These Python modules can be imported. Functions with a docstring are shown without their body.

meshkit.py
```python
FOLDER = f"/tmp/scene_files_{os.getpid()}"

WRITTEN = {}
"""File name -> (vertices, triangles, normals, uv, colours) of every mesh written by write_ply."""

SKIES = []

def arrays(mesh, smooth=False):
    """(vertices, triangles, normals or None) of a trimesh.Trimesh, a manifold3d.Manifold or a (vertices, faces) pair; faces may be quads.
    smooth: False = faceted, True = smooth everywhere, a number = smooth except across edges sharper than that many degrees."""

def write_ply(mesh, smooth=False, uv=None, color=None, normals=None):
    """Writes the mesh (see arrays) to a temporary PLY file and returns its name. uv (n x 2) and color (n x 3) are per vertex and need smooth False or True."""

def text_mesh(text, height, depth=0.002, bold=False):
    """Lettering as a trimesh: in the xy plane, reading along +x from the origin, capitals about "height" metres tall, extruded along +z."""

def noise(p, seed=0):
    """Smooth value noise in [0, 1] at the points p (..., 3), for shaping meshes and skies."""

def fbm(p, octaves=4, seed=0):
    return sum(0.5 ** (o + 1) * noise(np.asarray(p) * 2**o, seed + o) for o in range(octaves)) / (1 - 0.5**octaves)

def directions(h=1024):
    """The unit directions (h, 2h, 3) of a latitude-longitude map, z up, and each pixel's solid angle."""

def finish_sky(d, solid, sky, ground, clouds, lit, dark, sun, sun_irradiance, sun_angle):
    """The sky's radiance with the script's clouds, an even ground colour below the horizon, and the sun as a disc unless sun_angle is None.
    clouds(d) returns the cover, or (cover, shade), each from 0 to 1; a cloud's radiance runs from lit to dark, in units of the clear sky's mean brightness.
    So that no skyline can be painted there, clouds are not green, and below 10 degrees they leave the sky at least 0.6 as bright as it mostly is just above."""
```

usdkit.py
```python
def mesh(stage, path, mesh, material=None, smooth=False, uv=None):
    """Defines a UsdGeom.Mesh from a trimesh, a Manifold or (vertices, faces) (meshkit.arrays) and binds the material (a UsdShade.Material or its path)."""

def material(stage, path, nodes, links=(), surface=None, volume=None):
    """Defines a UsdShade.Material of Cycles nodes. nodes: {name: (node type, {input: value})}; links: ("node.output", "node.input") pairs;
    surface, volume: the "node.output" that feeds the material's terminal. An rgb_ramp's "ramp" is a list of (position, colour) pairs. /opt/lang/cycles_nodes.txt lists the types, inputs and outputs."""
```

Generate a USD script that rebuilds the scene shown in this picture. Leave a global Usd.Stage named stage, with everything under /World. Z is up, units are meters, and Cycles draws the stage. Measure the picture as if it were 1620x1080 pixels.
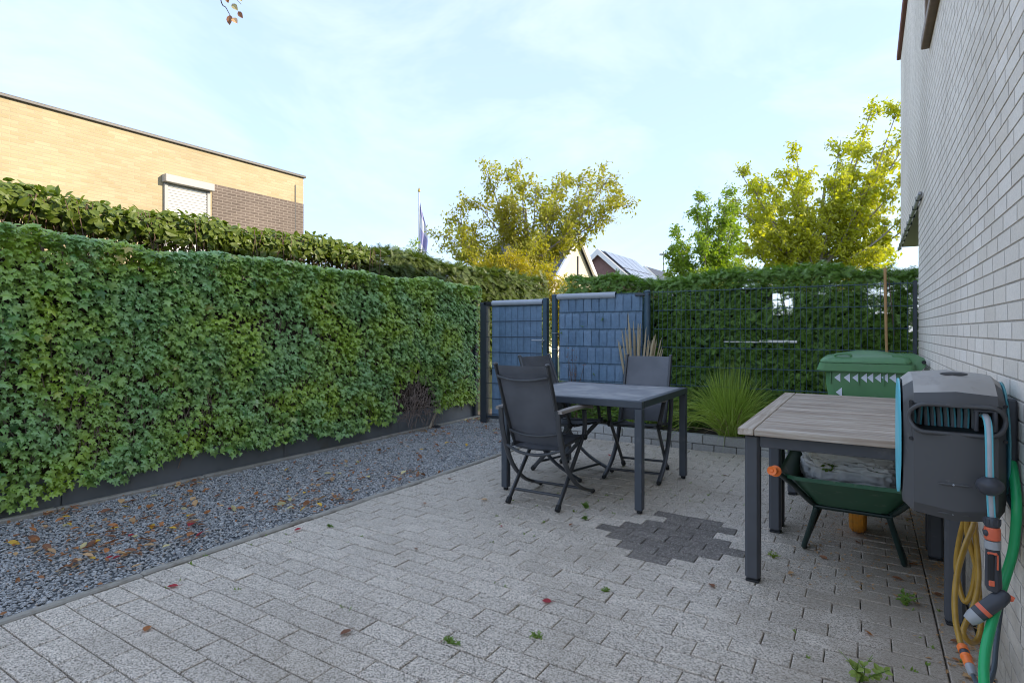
import math, random
import numpy as np
import trimesh, manifold3d, usdkit, meshkit
from pxr import Usd, UsdGeom, UsdLux, UsdShade, Gf, Sdf, Vt

stage = Usd.Stage.CreateInMemory()
UsdGeom.SetStageUpAxis(stage, "Z"); UsdGeom.SetStageMetersPerUnit(stage, 1.0)
UsdGeom.Xform.Define(stage, "/World"); UsdGeom.Scope.Define(stage, "/World/Looks")
rnd = random.Random(7); rng = np.random.default_rng(7)

# ------------------------------------------------------------------ camera, sky, sun, exposure
CAM_H, YAW = 1.2, 32.114
cam = UsdGeom.Camera.Define(stage, "/World/camera")
cam.CreateHorizontalApertureAttr(36.0); cam.CreateVerticalApertureAttr(24.0)
cam.CreateFocalLengthAttr(19.933); cam.CreateVerticalApertureOffsetAttr(-0.378)
cam.CreateClippingRangeAttr(Gf.Vec2f(0.05, 3000.0))
cam.AddTranslateOp().Set(Gf.Vec3d(0, 0, CAM_H)); cam.AddRotateZOp().Set(YAW); cam.AddRotateXOp().Set(90.0)
cam.CreateExposureAttr(1.88)

SUN_AZ, SUN_EL = math.radians(64.0), math.radians(25.0)     # azimuth clockwise from +y
SKY_STRENGTH, SUN_INTENSITY = 0.145, 0.5
sky = UsdLux.DomeLight.Define(stage, "/World/sky")
sky.GetPrim().SetCustomDataByKey("kind", "structure")
sky_mat = usdkit.material(stage, "/World/Looks/sky_look", {
    "tc": ("texture_coordinate", {}),
    "sk": ("sky_texture", {"sky_type": "single_scattering", "sun_disc": False, "sun_elevation": SUN_EL, "sun_rotation": SUN_AZ,
                           "air_density": 1.0, "aerosol_density": 0.45, "ozone_density": 1.5, "altitude": 60.0}),
    "mp": ("mapping", {"scale": (1.0, 1.6, 3.2), "rotation": (0.15, 0.35, 0.6)}),
    "n1": ("noise_texture", {"scale": 1.5, "detail": 7.0, "roughness": 0.6, "distortion": 0.6}),
    "cr": ("rgb_ramp", {"ramp": [(0, (0.0,) * 3), (0.45, (0.0,) * 3), (0.72, (0.42,) * 3), (1, (0.6,) * 3)]}),
    "vl": ("mix_color", {"blend_type": "mix", "fac": 0.80, "b": (1.30, 1.66, 2.40), "use_clamp": False, "use_clamp_result": False}),
    "cl": ("mix_color", {"blend_type": "mix", "b": (2.5, 2.65, 2.9), "use_clamp": False, "use_clamp_result": False}),
    "bg": ("background_shader", {"strength": SKY_STRENGTH})},
    [("tc.generated", "sk.vector"), ("tc.generated", "mp.vector"), ("mp.vector", "n1.vector"), ("n1.fac", "cr.fac"),
     ("cr.color", "cl.fac"), ("sk.color", "vl.a"), ("vl.result", "cl.a"), ("cl.result", "bg.color")], surface="bg.background")
UsdShade.MaterialBindingAPI.Apply(sky.GetPrim()).Bind(sky_mat)
sun = UsdLux.DistantLight.Define(stage, "/World/sun")
sun.CreateIntensityAttr(SUN_INTENSITY); sun.CreateAngleAttr(0.5); sun.CreateNormalizeAttr(True)
sun.CreateColorAttr(Gf.Vec3f(1.0, 0.88, 0.70))
_d = np.array([math.sin(SUN_AZ) * math.cos(SUN_EL), math.cos(SUN_AZ) * math.cos(SUN_EL), math.sin(SUN_EL)])
# orient exactly: local +z must point to the sun
_z = _d; _x = np.cross([0, 0, 1.0], _z); _x /= np.linalg.norm(_x); _y = np.cross(_z, _x)
sun.AddTransformOp().Set(Gf.Matrix4d(*_x, 0, *_y, 0, *_z, 0, 0, 0, 0, 1))

# ------------------------------------------------------------------ helpers
CAMP = np.array([0, 0, CAM_H]); _t = math.radians(YAW)
FWD = np.array([-math.sin(_t), math.cos(_t), 0]); RGT = np.array([math.cos(_t), math.sin(_t), 0])
def distance(p): return float(np.linalg.norm(np.asarray(p) - CAMP))
def in_view(p, m=1.0):
    d = np.asarray(p) - CAMP; z = d @ FWD
    return z > 0.2 and abs(d @ RGT) < 0.903 * m * z and -0.63 * m * z < d[2] < 0.6 * m * z

_used = set()
def path_for(name, parent=None):
    base = (str(parent.GetPath()) if parent is not None else "/World") + "/" + name
    p, k = base, 0
    while p in _used:
        k += 1; p = "%s_%03d" % (base, k)
    _used.add(p); return p
def tag(o, label=None, cat=None, group=None, kind=None):
    o = o if isinstance(o, Usd.Prim) else o.GetPrim()
    for k, val in (("label", label), ("category", cat), ("group", group), ("kind", kind)):
        if val: o.SetCustomDataByKey(k, val)
    return o
def thing(name, label, cat, loc=(0, 0, 0), rz=0.0, group=None, kind=None):
    x = UsdGeom.Xform.Define(stage, path_for(name)); x.AddTranslateOp().Set(Gf.Vec3d(*map(float, loc))); x.AddRotateZOp().Set(float(rz))
    return tag(x, label, cat, group, kind)
def setting(name):
    return tag(UsdGeom.Xform.Define(stage, path_for(name)), kind="structure")
def dup(root, loc, rz=0.0, label=None, group=None, scale=None, tilt=None):
    was = root.GetCustomData(); base = root.GetName().rsplit("_", 1)[0] if root.GetName()[-3:].isdigit() else root.GetName()
    x = UsdGeom.Xform.Define(stage, path_for(base)); x.AddTranslateOp().Set(Gf.Vec3d(*map(float, loc))); x.AddRotateZOp().Set(float(rz))
    if tilt: x.AddRotateXOp().Set(float(tilt[0])); x.AddRotateYOp().Set(float(tilt[1]))
    if scale: x.AddScaleOp().Set(Gf.Vec3f(scale, scale, scale))
    x.SetXformOpOrder(x.GetOrderedXformOps())
    o = tag(x, label or was["label"], was["category"], group or was.get("group"))
    proto = "/World/%s" % root.GetName()
    o.GetReferences().AddInternalReference(Sdf.Path(proto)); o.SetInstanceable(True)
    return o

class MB:
    "collects shapes for one mesh"
    def __init__(s): s.v, s.f, s.n = [], [], 0
    def add(s, v, f):
        v = np.asarray(v, float).reshape(-1, 3); f = np.asarray(f, int)
        if f.shape[1] == 4: f = np.vstack([f[:, [0, 1, 2]], f[:, [0, 2, 3]]])
        s.v.append(v); s.f.append(f + s.n); s.n += len(v); return s
    def tm(s, m): return s.add(m.vertices, m.faces)
    def box(s, c, size, bev=0.0, R=None):
        c = np.asarray(c, float); h = np.asarray(size, float) / 2
        if bev <= 0: v, f = _CV * h, _CF
        else:
            b = min(bev, h.min() * 0.9); v, f = np.sign(_BV) * h - np.sign(_BV) * b * _BI, _BF
        if R is not None: v = v @ np.asarray(R).T
        return s.add(v + c, f)
    def span(s, lo, hi, bev=0.0):
        lo, hi = np.asarray(lo, float), np.asarray(hi, float); return s.box((lo + hi) / 2, hi - lo, bev)
    def tube(s, pts, r, sides=8, cap=True, flat=None):
        p = np.asarray(pts, float); n = len(p); r = np.broadcast_to(np.asarray(r, float), (n,))
        t = np.gradient(p, axis=0); t /= np.linalg.norm(t, axis=1, keepdims=True) + 1e-12
        a = np.cross(t[0], [0, 0, 1.0] if abs(t[0][2]) < 0.9 else [1.0, 0, 0]); a /= np.linalg.norm(a)
        A = []
        for i in range(n):
            a = a - t[i] * (a @ t[i]); a /= np.linalg.norm(a) + 1e-12; A.append(a)
        A = np.array(A); B = np.cross(t, A); ang = np.arange(sides) * 2 * np.pi / sides + np.pi / sides
        fa, fb = flat or (1, 1)
        v = p[:, None] + r[:, None, None] * (fa * np.cos(ang)[None, :, None] * A[:, None] + fb * np.sin(ang)[None, :, None] * B[:, None])
        v = v.reshape(-1, 3); i, j = np.meshgrid(np.arange(n - 1), np.arange(sides), indexing="ij")
        q = np.stack([i * sides + j, i * sides + (j + 1) % sides, (i + 1) * sides + (j + 1) % sides, (i + 1) * sides + j], -1).reshape(-1, 4)
        f = [q[:, [0, 1, 2]], q[:, [0, 2, 3]]]
        if cap:
            v = np.vstack([v, p[0], p[-1]]); k = np.arange(sides); e = (n - 1) * sides
            f += [np.stack([(k + 1) % sides, k, np.full(sides, len(v) - 2)], 1), np.stack([e + k, e + (k + 1) % sides, np.full(sides, len(v) - 1)], 1)]
        return s.add(v, np.vstack(f))
    def hull(s, pts):
        m = trimesh.convex.convex_hull(np.asarray(pts, float)); return s.tm(m)
    def sphere(s, c, r, sub=2):
        m = trimesh.creation.icosphere(sub); return s.add(m.vertices * np.asarray(r) + np.asarray(c), m.faces)
    def lathe(s, prof, c=(0, 0, 0), R=None, sides=20):
        "prof: (radius, height) pairs about local z"
        pr = np.asarray(prof, float); n = len(pr); ang = np.arange(sides) * 2 * np.pi / sides
        v = np.stack([pr[:, 0, None] * np.cos(ang), pr[:, 0, None] * np.sin(ang), np.repeat(pr[:, 1, None], sides, 1)], -1).reshape(-1, 3)
        if R is not None: v = v @ np.asarray(R).T
        i, j = np.meshgrid(np.arange(n - 1), np.arange(sides), indexing="ij")
        q = np.stack([i * sides + j, i * sides + (j + 1) % sides, (i + 1) * sides + (j + 1) % sides, (i + 1) * sides + j], -1).reshape(-1, 4)
        return s.add(v + np.asarray(c), q)
    def data(s): return np.vstack(s.v), np.vstack(s.f)
    def build(s, name, mat, parent=None, smooth=False):
        return usdkit.mesh(stage, path_for(name, parent), s.data(), mat, smooth).GetPrim()
_c = trimesh.creation.box((2, 2, 2)); _CV, _CF = np.array(_c.vertices), np.array(_c.faces)
_p = []
for sx in (-1, 1):
    for sy in (-1, 1):
        for sz in (-1, 1):
            for k in range(3):
                q = np.array([sx, sy, sz], float); q *= np.where(np.arange(3) == k, 1, 0.8); _p.append(q)
_h = trimesh.convex.convex_hull(np.array(_p)); _BV, _BF = np.array(_h.vertices), np.array(_h.faces)
_BI = (np.abs(_BV) < 0.95).astype(float)
def rot(axis, deg):
    return trimesh.transformations.rotation_matrix(math.radians(deg), axis)[:3, :3]
def frame_to(d):
    "rotation whose z column is d"
    d = np.asarray(d, float); d = d / np.linalg.norm(d); x = np.cross([0, 0, 1.0] if abs(d[2]) < 0.95 else [1.0, 0, 0], d); x /= np.linalg.norm(x)
    return np.stack([x, np.cross(d, x), d], 1)
def curve(pts, n=24):
    "Catmull-Rom through the points"
    p = np.asarray(pts, float); P = np.vstack([2 * p[0] - p[1], p, 2 * p[-1] - p[-2]]); out = []
    for t in np.linspace(0, len(p) - 1 - 1e-9, n):
        i = int(t); u = t - i; a, b, c, d = P[i:i + 4]
        out.append(0.5 * (2 * b + (c - a) * u + (2 * a - 5 * b + 4 * c - d) * u * u + (3 * b - a - 3 * c + d) * u ** 3))
    return np.array(out)

# ------------------------------------------------------------------ materials
M = {}
def lerp3(a, b, t): return tuple(x + (y - x) * t for x, y in zip(a, b))
def surf(name, col, rough=0.5, metal=0.0, var=0.12, scale=9.0, bump=0.0, bscale=200.0, dirt=None, spec=0.5, grain=None):
    "plain painted, plastic, metal or stone surface with soft tonal variation and optional fine relief"
    lo, hi = tuple(c * (1 - var) for c in col), tuple(min(1, c * (1 + var)) for c in col)
    nodes = {"g": ("geometry", {}), "n": ("noise_texture", {"scale": scale, "detail": 5.0, "roughness": 0.6}),
             "r": ("rgb_ramp", {"ramp": [(0.25, lo), (0.75, hi)]}),
             "p": ("principled_bsdf", {"roughness": rough, "metallic": metal, "specular_ior_level": spec})}
    links = [("g.position", "n.vector"), ("n.fac", "r.fac")]
    out = "r.color"
    if dirt:
        nodes["n2"] = ("noise_texture", {"scale": dirt[1], "detail": 6.0, "roughness": 0.65})
        nodes["r2"] = ("rgb_ramp", {"ramp": [(dirt[2], (0, 0, 0)), (dirt[2] + 0.12, (dirt[3],) * 3)]})
        nodes["m2"] = ("mix_color", {"b": dirt[0]})
        links += [("g.position", "n2.vector"), ("n2.fac", "r2.fac"), ("r2.color", "m2.fac"), (out, "m2.a")]; out = "m2.result"
    links.append((out, "p.base_color"))
    if bump:
        nodes["nb"] = ("noise_texture", {"scale": bscale, "detail": 3.0}); nodes["b"] = ("bump", {"strength": bump, "distance": 0.002})
        links += [("g.position", "nb.vector"), ("nb.fac", "b.height"), ("b.normal", "p.normal")]
    M[name] = usdkit.material(stage, "/World/Looks/" + name, nodes, links, surface="p.BSDF"); return M[name]
def leafmat(name, ramp, trans=0.3, rough=0.42, patch=None, pscale=1.2, spec=0.5):
    "leaves: a colour of its own per leaf, sunlight passes through"
    nodes = {"g": ("geometry", {}), "oi": ("object_info", {}), "ad": ("math", {"math_type": "add"}), "fr": ("math", {"math_type": "fraction"}),
             "r": ("rgb_ramp", {"ramp": ramp}), "p": ("principled_bsdf", {"roughness": rough, "specular_ior_level": spec}), "t": ("translucent_bsdf", {}),
             "mx": ("mix_closure", {"fac": trans}), "hs": ("hsv", {"saturation": 1.1, "value": 1.6})}
    links = [("g.random_per_island", "ad.value1"), ("oi.random", "ad.value2"), ("ad.value", "fr.value1"), ("fr.value", "r.fac")]
    out = "r.color"
    if patch:
        nodes["n"] = ("noise_texture", {"scale": pscale, "detail": 3.0}); nodes["pr"] = ("rgb_ramp", {"ramp": [(0.42, (0, 0, 0)), (0.62, (1, 1, 1))]})
        nodes["r2"] = ("rgb_ramp", {"ramp": patch}); nodes["mc"] = ("mix_color", {})
        links += [("g.position", "n.vector"), ("n.fac", "pr.fac"), ("fr.value", "r2.fac"), (out, "mc.a"), ("r2.color", "mc.b"), ("pr.color", "mc.fac")]; out = "mc.result"
    links += [(out, "p.base_color"), (out, "hs.color"), ("hs.color", "t.color"), ("p.BSDF", "mx.closure1"), ("t.BSDF", "mx.closure2")]
    M[name] = usdkit.material(stage, "/World/Looks/" + name, nodes, links, surface="mx.closure"); return M[name]
def speckle(name, cols, scale, stain=None, island=0.12, stain_scale=1.3, sand=False):
    "exposed-aggregate concrete: chips of several greys, each paver a shade of its own"
    nodes = {"g": ("geometry", {}), "v": ("voronoi_texture", {"scale": scale}), "s": ("separate_color", {}), "r": ("rgb_ramp", {"ramp": cols, "interpolate": False}),
             "oi": ("object_info", {}), "ad": ("math", {"math_type": "add"}), "fr": ("math", {"math_type": "fraction"}),
             "ir": ("rgb_ramp", {"ramp": [(0, (1 - island,) * 3), (1, (1 + island,) * 3)]}), "mu": ("mix_color", {"blend_type": "multiply", "fac": 1.0}),
             "n": ("noise_texture", {"scale": stain_scale, "detail": 6.0, "roughness": 0.62}), "nr": ("rgb_ramp", {"ramp": [(0.5, (0, 0, 0)), (0.72, (0.55, 0.55, 0.55))]}),
             "mx": ("mix_color", {"b": stain or (0.2, 0.17, 0.13)}), "b": ("bump", {"strength": 0.35, "distance": 0.0015}),
             "p": ("principled_bsdf", {"roughness": 0.85, "specular_ior_level": 0.3})}
    links = [("g.position", "v.vector"), ("v.color", "s.color"), ("s.r", "r.fac"), ("g.random_per_island", "ad.value1"), ("oi.random", "ad.value2"), ("ad.value", "fr.value1"),
             ("fr.value", "ir.fac"), ("r.color", "mu.a"), ("ir.color", "mu.b"), ("g.position", "n.vector"), ("n.fac", "nr.fac"), ("mu.result", "mx.a"), ("nr.color", "mx.fac"),
             ("mx.result", "p.base_color"), ("s.g", "b.height"), ("b.normal", "p.normal")]
    if sand:                                                             # blown sand and soil along the foot of the house wall
        nodes.update({"sx": ("separate_xyz", {}), "mr": ("map_range", {"from_min": -0.95, "from_max": 0.30, "to_min": -0.25, "to_max": 0.55, "clamp": True}), "n4": ("noise_texture", {"scale": 3.2, "detail": 7.0, "roughness": 0.7}),
                      "ad4": ("math", {"math_type": "add"}), "r4": ("rgb_ramp", {"ramp": [(0.52, (0, 0, 0)), (0.95, (0.75, 0.75, 0.75))]}), "m4": ("mix_color", {"b": (0.36, 0.29, 0.215)})})
        links.remove(("mx.result", "p.base_color"))
        links += [("g.position", "sx.vector"), ("sx.x", "mr.value"), ("g.position", "n4.vector"), ("n4.fac", "ad4.value1"), ("mr.result", "ad4.value2"), ("ad4.value", "r4.fac"), ("r4.color", "m4.fac"), ("mx.result", "m4.a"), ("m4.result", "p.base_color")]
    M[name] = usdkit.material(stage, "/World/Looks/" + name, nodes, links, surface="p.BSDF"); return M[name]
def islandmat(name, ramp, rough=0.8, nscale=60.0, namp=0.12, bump=0.3, bscale=400.0, spec=0.4, patch=None, splash=None):
    "many alike pieces: a tone per piece plus fine grain"
    nodes = {"g": ("geometry", {}), "oi": ("object_info", {}), "ad": ("math", {"math_type": "add"}), "fr": ("math", {"math_type": "fraction"}), "r": ("rgb_ramp", {"ramp": ramp}),
             "n": ("noise_texture", {"scale": nscale, "detail": 5.0, "roughness": 0.7}), "nr": ("rgb_ramp", {"ramp": [(0.3, (1 - namp,) * 3), (0.7, (1 + namp,) * 3)]}),
             "mu": ("mix_color", {"blend_type": "multiply", "fac": 1.0}), "nb": ("noise_texture", {"scale": bscale, "detail": 2.0}), "b": ("bump", {"strength": bump, "distance": 0.002}),
             "p": ("principled_bsdf", {"roughness": rough, "specular_ior_level": spec})}
    links = [("g.random_per_island", "ad.value1"), ("oi.random", "ad.value2"), ("ad.value", "fr.value1"), ("fr.value", "r.fac"), ("g.position", "n.vector"), ("n.fac", "nr.fac"),
             ("r.color", "mu.a"), ("nr.color", "mu.b"), ("g.position", "nb.vector"), ("nb.fac", "b.height"), ("b.normal", "p.normal")]
    out = "mu.result"
    if patch:
        nodes["n3"] = ("noise_texture", {"scale": patch[1], "detail": 5.0}); nodes["r3"] = ("rgb_ramp", {"ramp": [(0.45, (0, 0, 0)), (0.7, (patch[2],) * 3)]}); nodes["m3"] = ("mix_color", {"b": patch[0]})
        links += [("g.position", "n3.vector"), ("n3.fac", "r3.fac"), ("r3.color", "m3.fac"), (out, "m3.a")]; out = "m3.result"
    if splash:                                                           # soil splashed up from the ground
        nodes.update({"sz": ("separate_xyz", {}), "mz": ("map_range", {"from_min": 0.0, "from_max": splash[1], "to_min": 0.45, "to_max": -0.35, "clamp": True}), "n5": ("noise_texture", {"scale": 7.0, "detail": 6.0, "roughness": 0.7}),
                      "a5": ("math", {"math_type": "add"}), "r5": ("rgb_ramp", {"ramp": [(0.42, (0, 0, 0)), (0.9, (0.7, 0.7, 0.7))]}), "m5": ("mix_color", {"b": splash[0]})})
        links += [("g.position", "sz.vector"), ("sz.z", "mz.value"), ("g.position", "n5.vector"), ("n5.fac", "a5.value1"), ("mz.result", "a5.value2"), ("a5.value", "r5.fac"), ("r5.color", "m5.fac"), (out, "m5.a")]; out = "m5.result"
    links.append((out, "p.base_color"))
    M[name] = usdkit.material(stage, "/World/Looks/" + name, nodes, links, surface="p.BSDF"); return M[name]
def brickmat(name, c1, c2, mortar, axis="x"):
    "far-off brickwork on a wall that faces x (or y): stretcher bond 210 x 62 mm"
    nodes = {"g": ("geometry", {}), "s": ("separate_xyz", {}), "c": ("combine_xyz", {}), "n": ("noise_texture", {"scale": 0.8, "detail": 4.0}),
             "k": ("brick_texture", {"scale": 1.0, "brick_width": 0.22, "row_height": 0.0625, "mortar_size": 0.006, "mortar_smooth": 0.2, "color1": c1, "color2": c2, "mortar": mortar}),
             "nr": ("rgb_ramp", {"ramp": [(0.3, (0.88, 0.88, 0.88)), (0.7, (1.08, 1.08, 1.08))]}), "mu": ("mix_color", {"blend_type": "multiply", "fac": 1.0}),
             "b": ("bump", {"strength": 0.6, "distance": 0.006, "invert": True}), "p": ("principled_bsdf", {"roughness": 0.85, "specular_ior_level": 0.3})}
    links = [("g.position", "s.vector"), ("s.%s" % ("y" if axis == "x" else "x"), "c.x"), ("s.z", "c.y"), ("c.vector", "k.vector"), ("g.position", "n.vector"), ("n.fac", "nr.fac"),
             ("k.color", "mu.a"), ("nr.color", "mu.b"), ("mu.result", "p.base_color"), ("k.fac", "b.height"), ("b.normal", "p.normal")]
    M[name] = usdkit.material(stage, "/World/Looks/" + name, nodes, links, surface="p.BSDF"); return M[name]
def woodmat(name, ramp, axis="x", rough=0.75, fine=30.0):
    "weathered grain running along one axis, each board a tone of its own"
    sc = {"x": (1.2, fine, fine), "y": (fine, 1.2, fine), "z": (fine, fine, 1.2)}[axis]
    nodes = {"g": ("geometry", {}), "mp": ("mapping", {"scale": sc}), "n": ("noise_texture", {"scale": 1.6, "detail": 8.0, "roughness": 0.7, "distortion": 0.35}),
             "r": ("rgb_ramp", {"ramp": ramp}), "ir": ("rgb_ramp", {"ramp": [(0, (0.82,) * 3), (1, (1.14,) * 3)]}), "mu": ("mix_color", {"blend_type": "multiply", "fac": 1.0}),
             "oi": ("object_info", {}), "b": ("bump", {"strength": 0.35, "distance": 0.003}), "p": ("principled_bsdf", {"roughness": rough, "specular_ior_level": 0.35})}
    links = [("g.position", "mp.vector"), ("mp.vector", "n.vector"), ("n.fac", "r.fac"), ("oi.random", "ir.fac"), ("r.color", "mu.a"), ("ir.color", "mu.b"),
             ("mu.result", "p.base_color"), ("n.fac", "b.height"), ("b.normal", "p.normal")]
    M[name] = usdkit.material(stage, "/World/Looks/" + name, nodes, links, surface="p.BSDF"); return M[name]

G3 = lambda *a: tuple(a)
surf("soil", (0.10, 0.078, 0.055), 0.95, var=0.35, scale=14, bump=0.6, bscale=90)
surf("lawn", (0.05, 0.075, 0.025), 0.95, var=0.3, scale=3)
surf("joint_sand", (0.13, 0.11, 0.078), 0.95, var=0.4, scale=9, bump=0.4, dirt=((0.075, 0.085, 0.035), 3.0, 0.5, 0.9))
surf("edging_concrete", (0.34, 0.305, 0.25), 0.9, var=0.18, scale=12, bump=0.4, dirt=((0.16, 0.13, 0.09), 5.0, 0.52, 0.7))
chips = [(0.0, (0.17, 0.145, 0.115)), (0.15, (0.37, 0.315, 0.25)), (0.32, (0.57, 0.485, 0.39)), (0.58, (0.69, 0.59, 0.48)), (0.84, (0.82, 0.715, 0.59))]
speckle("paver_light", chips, 250.0, stain=(0.33, 0.27, 0.20), island=0.075, sand=True)
speckle("paver_dark", [(0.0, (0.11, 0.093, 0.078)), (0.4, (0.18, 0.155, 0.13)), (0.7, (0.28, 0.24, 0.205)), (0.9, (0.46, 0.40, 0.335))], 250.0, stain=(0.24, 0.205, 0.16), island=0.1, sand=True)
islandmat("gravel", [(0, (0.24, 0.235, 0.225)), (0.35, (0.34, 0.335, 0.32)), (0.7, (0.43, 0.42, 0.40)), (0.9, (0.54, 0.52, 0.48)), (1, (0.42, 0.33, 0.25))], 0.8, nscale=120)
surf("gravel_dust", (0.14, 0.145, 0.145), 0.95, var=0.4, scale=60, bump=0.7, bscale=120)
islandmat("grey_brick", [(0, (0.63, 0.56, 0.47)), (0.5, (0.69, 0.62, 0.53)), (0.85, (0.74, 0.67, 0.58)), (1, (0.64, 0.565, 0.465))], 0.9, nscale=90, namp=0.1, bump=0.5, bscale=260, patch=((0.50, 0.44, 0.36), 0.8, 0.6), splash=((0.26, 0.215, 0.16), 0.75))
surf("mortar_dark", (0.36, 0.325, 0.28), 0.95, var=0.2, scale=30)
surf("mortar_grey", (0.40, 0.36, 0.31), 0.95, var=0.2, scale=30)
islandmat("planter_block", [(0, (0.30, 0.285, 0.265)), (0.5, (0.37, 0.355, 0.33)), (1, (0.43, 0.415, 0.39))], 0.9, nscale=70, namp=0.22, bump=0.6, bscale=200)
surf("render_beige", (0.50, 0.46, 0.40), 0.85, var=0.08, scale=6)
surf("brown_timber", (0.16, 0.10, 0.055), 0.6, var=0.2, scale=20)
surf("red_trim", (0.17, 0.06, 0.045), 0.6)
surf("zinc", (0.36, 0.36, 0.36), 0.45, metal=0.4)
brickmat("yellow_brick", (0.42, 0.325, 0.185), (0.48, 0.385, 0.235), (0.44, 0.36, 0.235))
brickmat("brown_brick", (0.13, 0.10, 0.082), (0.165, 0.128, 0.105), (0.33, 0.275, 0.225))
brickmat("yellow_brick_side", (0.42, 0.325, 0.185), (0.48, 0.385, 0.235), (0.44, 0.36, 0.235), axis="y")
surf("roof_cap", (0.075, 0.07, 0.066), 0.5, metal=0.3)
surf("shutter_white", (0.60, 0.59, 0.56), 0.55, var=0.03)
surf("shutter_grey", (0.36, 0.34, 0.31), 0.5, var=0.04)
surf("anthracite", (0.045, 0.052, 0.062), 0.42, var=0.1, dirt=((0.16, 0.155, 0.145), 7.0, 0.58, 0.35))
surf("table_slate", (0.205, 0.205, 0.215), 0.5, var=0.25, scale=7, bump=0.15, dirt=((0.36, 0.345, 0.33), 5.0, 0.48, 0.7))
surf("chair_frame", (0.058, 0.058, 0.06), 0.4, metal=0.25, var=0.12, dirt=((0.17, 0.16, 0.15), 16.0, 0.6, 0.4))
surf("black_rubber", (0.012, 0.012, 0.012), 0.7)
surf("leg_grey", (0.058, 0.059, 0.064), 0.5, var=0.12, dirt=((0.15, 0.145, 0.14), 9.0, 0.6, 0.4))
surf("fence_blue", (0.040, 0.075, 0.105), 0.42, var=0.12, dirt=((0.12, 0.13, 0.13), 9.0, 0.6, 0.4))
surf("fence_dark", (0.03, 0.036, 0.042), 0.45)
islandmat("privacy_strip", [(0, (0.095, 0.155, 0.235)), (0.5, (0.115, 0.185, 0.27)), (1, (0.145, 0.215, 0.305))], 0.5, nscale=14, namp=0.16, bump=0.5, bscale=45, spec=0.5)
surf("roll_grey", (0.36, 0.38, 0.41), 0.45, var=0.08)
surf("plinth_grey", (0.17, 0.175, 0.178), 0.7, var=0.14, scale=5, bump=0.1, dirt=((0.15, 0.135, 0.11), 4.0, 0.55, 0.6))
surf("bark", (0.13, 0.10, 0.08), 0.9, var=0.3, scale=30, bump=0.6, bscale=60)
surf("pale_bark", (0.25, 0.215, 0.18), 0.9, var=0.25, scale=25, bump=0.5, bscale=60)
surf("brown_twig", (0.135, 0.085, 0.06), 0.9, var=0.4, scale=20)
surf("dry_twig", (0.26, 0.19, 0.15), 0.9, var=0.4, scale=25)
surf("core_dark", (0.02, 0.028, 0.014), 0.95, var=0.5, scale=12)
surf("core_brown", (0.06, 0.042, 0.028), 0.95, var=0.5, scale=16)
leafmat("ivy_leaf", [(0, (0.045, 0.134, 0.031)), (0.35, (0.107, 0.251, 0.058)), (0.6, (0.176, 0.343, 0.089)), (0.82, (0.289, 0.458, 0.158)), (0.93, (0.397, 0.520, 0.230)), (1, (0.199, 0.321, 0.049))], 0.15, 0.36,
        patch=[(0, (0.091, 0.199, 0.023)), (0.5, (0.229, 0.381, 0.037)), (0.86, (0.397, 0.520, 0.060)), (0.95, (0.480, 0.520, 0.079)), (1, (0.458, 0.305, 0.086))], pscale=2.2, spec=0.6)
leafmat("hedge_leaf", [(0, (0.095, 0.141, 0.020)), (0.5, (0.176, 0.218, 0.030)), (0.85, (0.284, 0.288, 0.042)), (1, (0.324, 0.230, 0.044))], 0.3, 0.45)
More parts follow.
